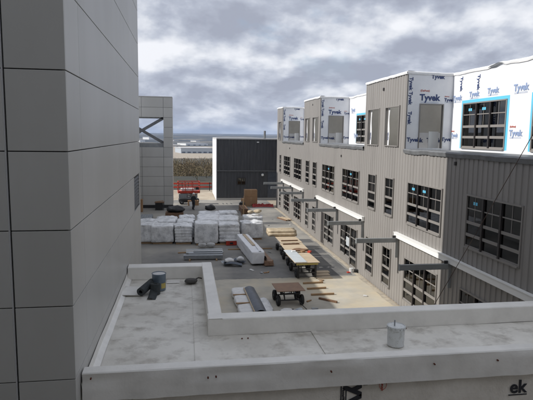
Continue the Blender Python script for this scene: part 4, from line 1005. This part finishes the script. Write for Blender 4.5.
far_building(163, 180, 147.6, 9, 'sheath', 'low tan hall behind the long warehouse', 60, doors=3)
far_building(186, 208, 145.8, 9, 'white', 'distant white roofed hall beyond the long warehouse', 80, doors=4)
far_building(149, 157, 141.6, 26, 'white', 'white block far off seen through the braced opening', 60, doors=2)
far_building(120, 138, 149, 12, 'bluewall', 'pale hall in the valley hidden behind the far grey tower', 60, doors=3)
for k, (a, b_, yb, hh, mt) in enumerate(((140, 145, 143.0, 14, 'white'), (174, 179, 142.6, 12, 'sheath'), (184, 191, 141.8, 12, 'bluewall'), (196, 200, 143.2, 12, 'white'), (203, 211, 141.2, 14, 'sheath'), (215, 222, 140.2, 16, 'white'))):
    far_building(a, b_, yb, hh, mt, ['tiny white hall at the left end of the far valley', 'tiny tan hall left of centre in the far valley', 'tiny pale blue hall in the middle of the far valley', 'tiny white hall right of centre in the far valley', 'tiny tan hall beyond the long warehouse near the hills', 'tiny white hall just left of the dark building roof'][k], 50, doors=2)
def pal_ground(px0, px1, py0, py1, z, name):
    P_ = [G(px0, py1, z), G(px1, py1, z), G(px1, py0, z), G(px0, py0, z)]
    struct(MB().add(P_, [(0, 1, 2, 3)]).build(name, M['gravel']))
pal_ground(110, 260, 146.5, 158.5, -34.2, 'works_yard')
# bare wood on the slope: one mass of twigs and trunks
def wood_mass(n, seed, y0, y1, x0, x1, hmin, hmax, tw):
    r = np.random.RandomState(seed); V = []; F = []; c = 0
    ys = r.uniform(y0, y1, n); xs = r.uniform(x0, x1, n)*(ys/500)
    for x, y in zip(xs, ys):
        z = terr(x, y)-.3; h = min(r.uniform(hmin, hmax), 8-(.044+.02*r.rand())*y-z)
        if h < 2.2: continue
        w = h*r.uniform(.32, .48)
        d = r.normal(size=(tw, 3)); d /= np.linalg.norm(d, axis=1)[:, None]; rad_ = r.uniform(.25, 1, tw)**.5
        cen = np.array([x, y, z+h*.62]); p = cen+d*rad_[:, None]*np.array([w, w, h*.40])
        up = d*1.0+r.normal(size=(tw, 3))*.35+np.array([0, 0, .35]); L = r.uniform(.07, .15, tw)[:, None]*h
        tip = p+up*L; sd = np.cross(up, r.normal(size=(tw, 3))); sd /= np.linalg.norm(sd, axis=1)[:, None]+1e-6; sd *= .035+y*.00017
        tri = np.stack([p-sd, p+sd, tip], 1).reshape(-1, 3); V.append(tri); F.append(np.arange(c, c+3*tw).reshape(-1, 3)); c += 3*tw
        a = h*.022; V.append(np.array([[x-a, y, z], [x+a, y, z], [x, y-a, z], [x, y+a, z], [x, y, z+h*.9]])); F.append(np.array([[c, c+1, c+4], [c+2, c+3, c+4]])); c += 5
    me = bpy.data.meshes.new('bare_wood'); V = np.concatenate(V); F = np.concatenate(F)
    me.from_pydata(V.tolist(), [], F.tolist()); me.materials.append(M['twig'])
    o = link('bare_wood', me); struct(o, 'stuff'); return o
o = wood_mass(3800, 5, 92, 900, -170, 200, 6, 11, 140); tag(o, 'brown leafless wood covering the valley slope beyond the site', 'wood')
sheet('dirt_track', -3.2, 3.6, 62, 75, -.003, M['gravel'])
for k, (x, y, L, rz) in enumerate(((-2.0, 74.5, 3.6, 0), (1.9, 74.6, 3.6, .02))):
    t = thing('barrier', ['left', 'right'][k]+' low red and white barrier at the end of the dirt track', 'barrier', (x, y, 0), rz, 'barriers at the site edge')
    for z in (.45, .95): MB().box(-L/2, L/2, -.04, .04, z, z+.22).build('board', M['red'], t)
    for s_ in (-1, 1): MB().box(s_*L*.42-.05, s_*L*.42+.05, -.05, .05, 0, 1.2).build('leg', M['dmetal'], t)

# haze over the whole place
HB = MB().box(-9500, 9500, -9500, 14300, -60, 120).build('haze', None); struct(HB, 'stuff')
hm = bpy.data.materials.new('haze'); hm.use_nodes = True; t = hm.node_tree; t.nodes.clear()
ho = t.nodes.new('ShaderNodeOutputMaterial'); pv = t.nodes.new('ShaderNodeVolumePrincipled'); pv.inputs['Color'].default_value = (.55, .70, .98, 1); pv.inputs['Density'].default_value = .000085
t.links.new(pv.outputs[0], ho.inputs['Volume']); HB.data.materials.append(hm)
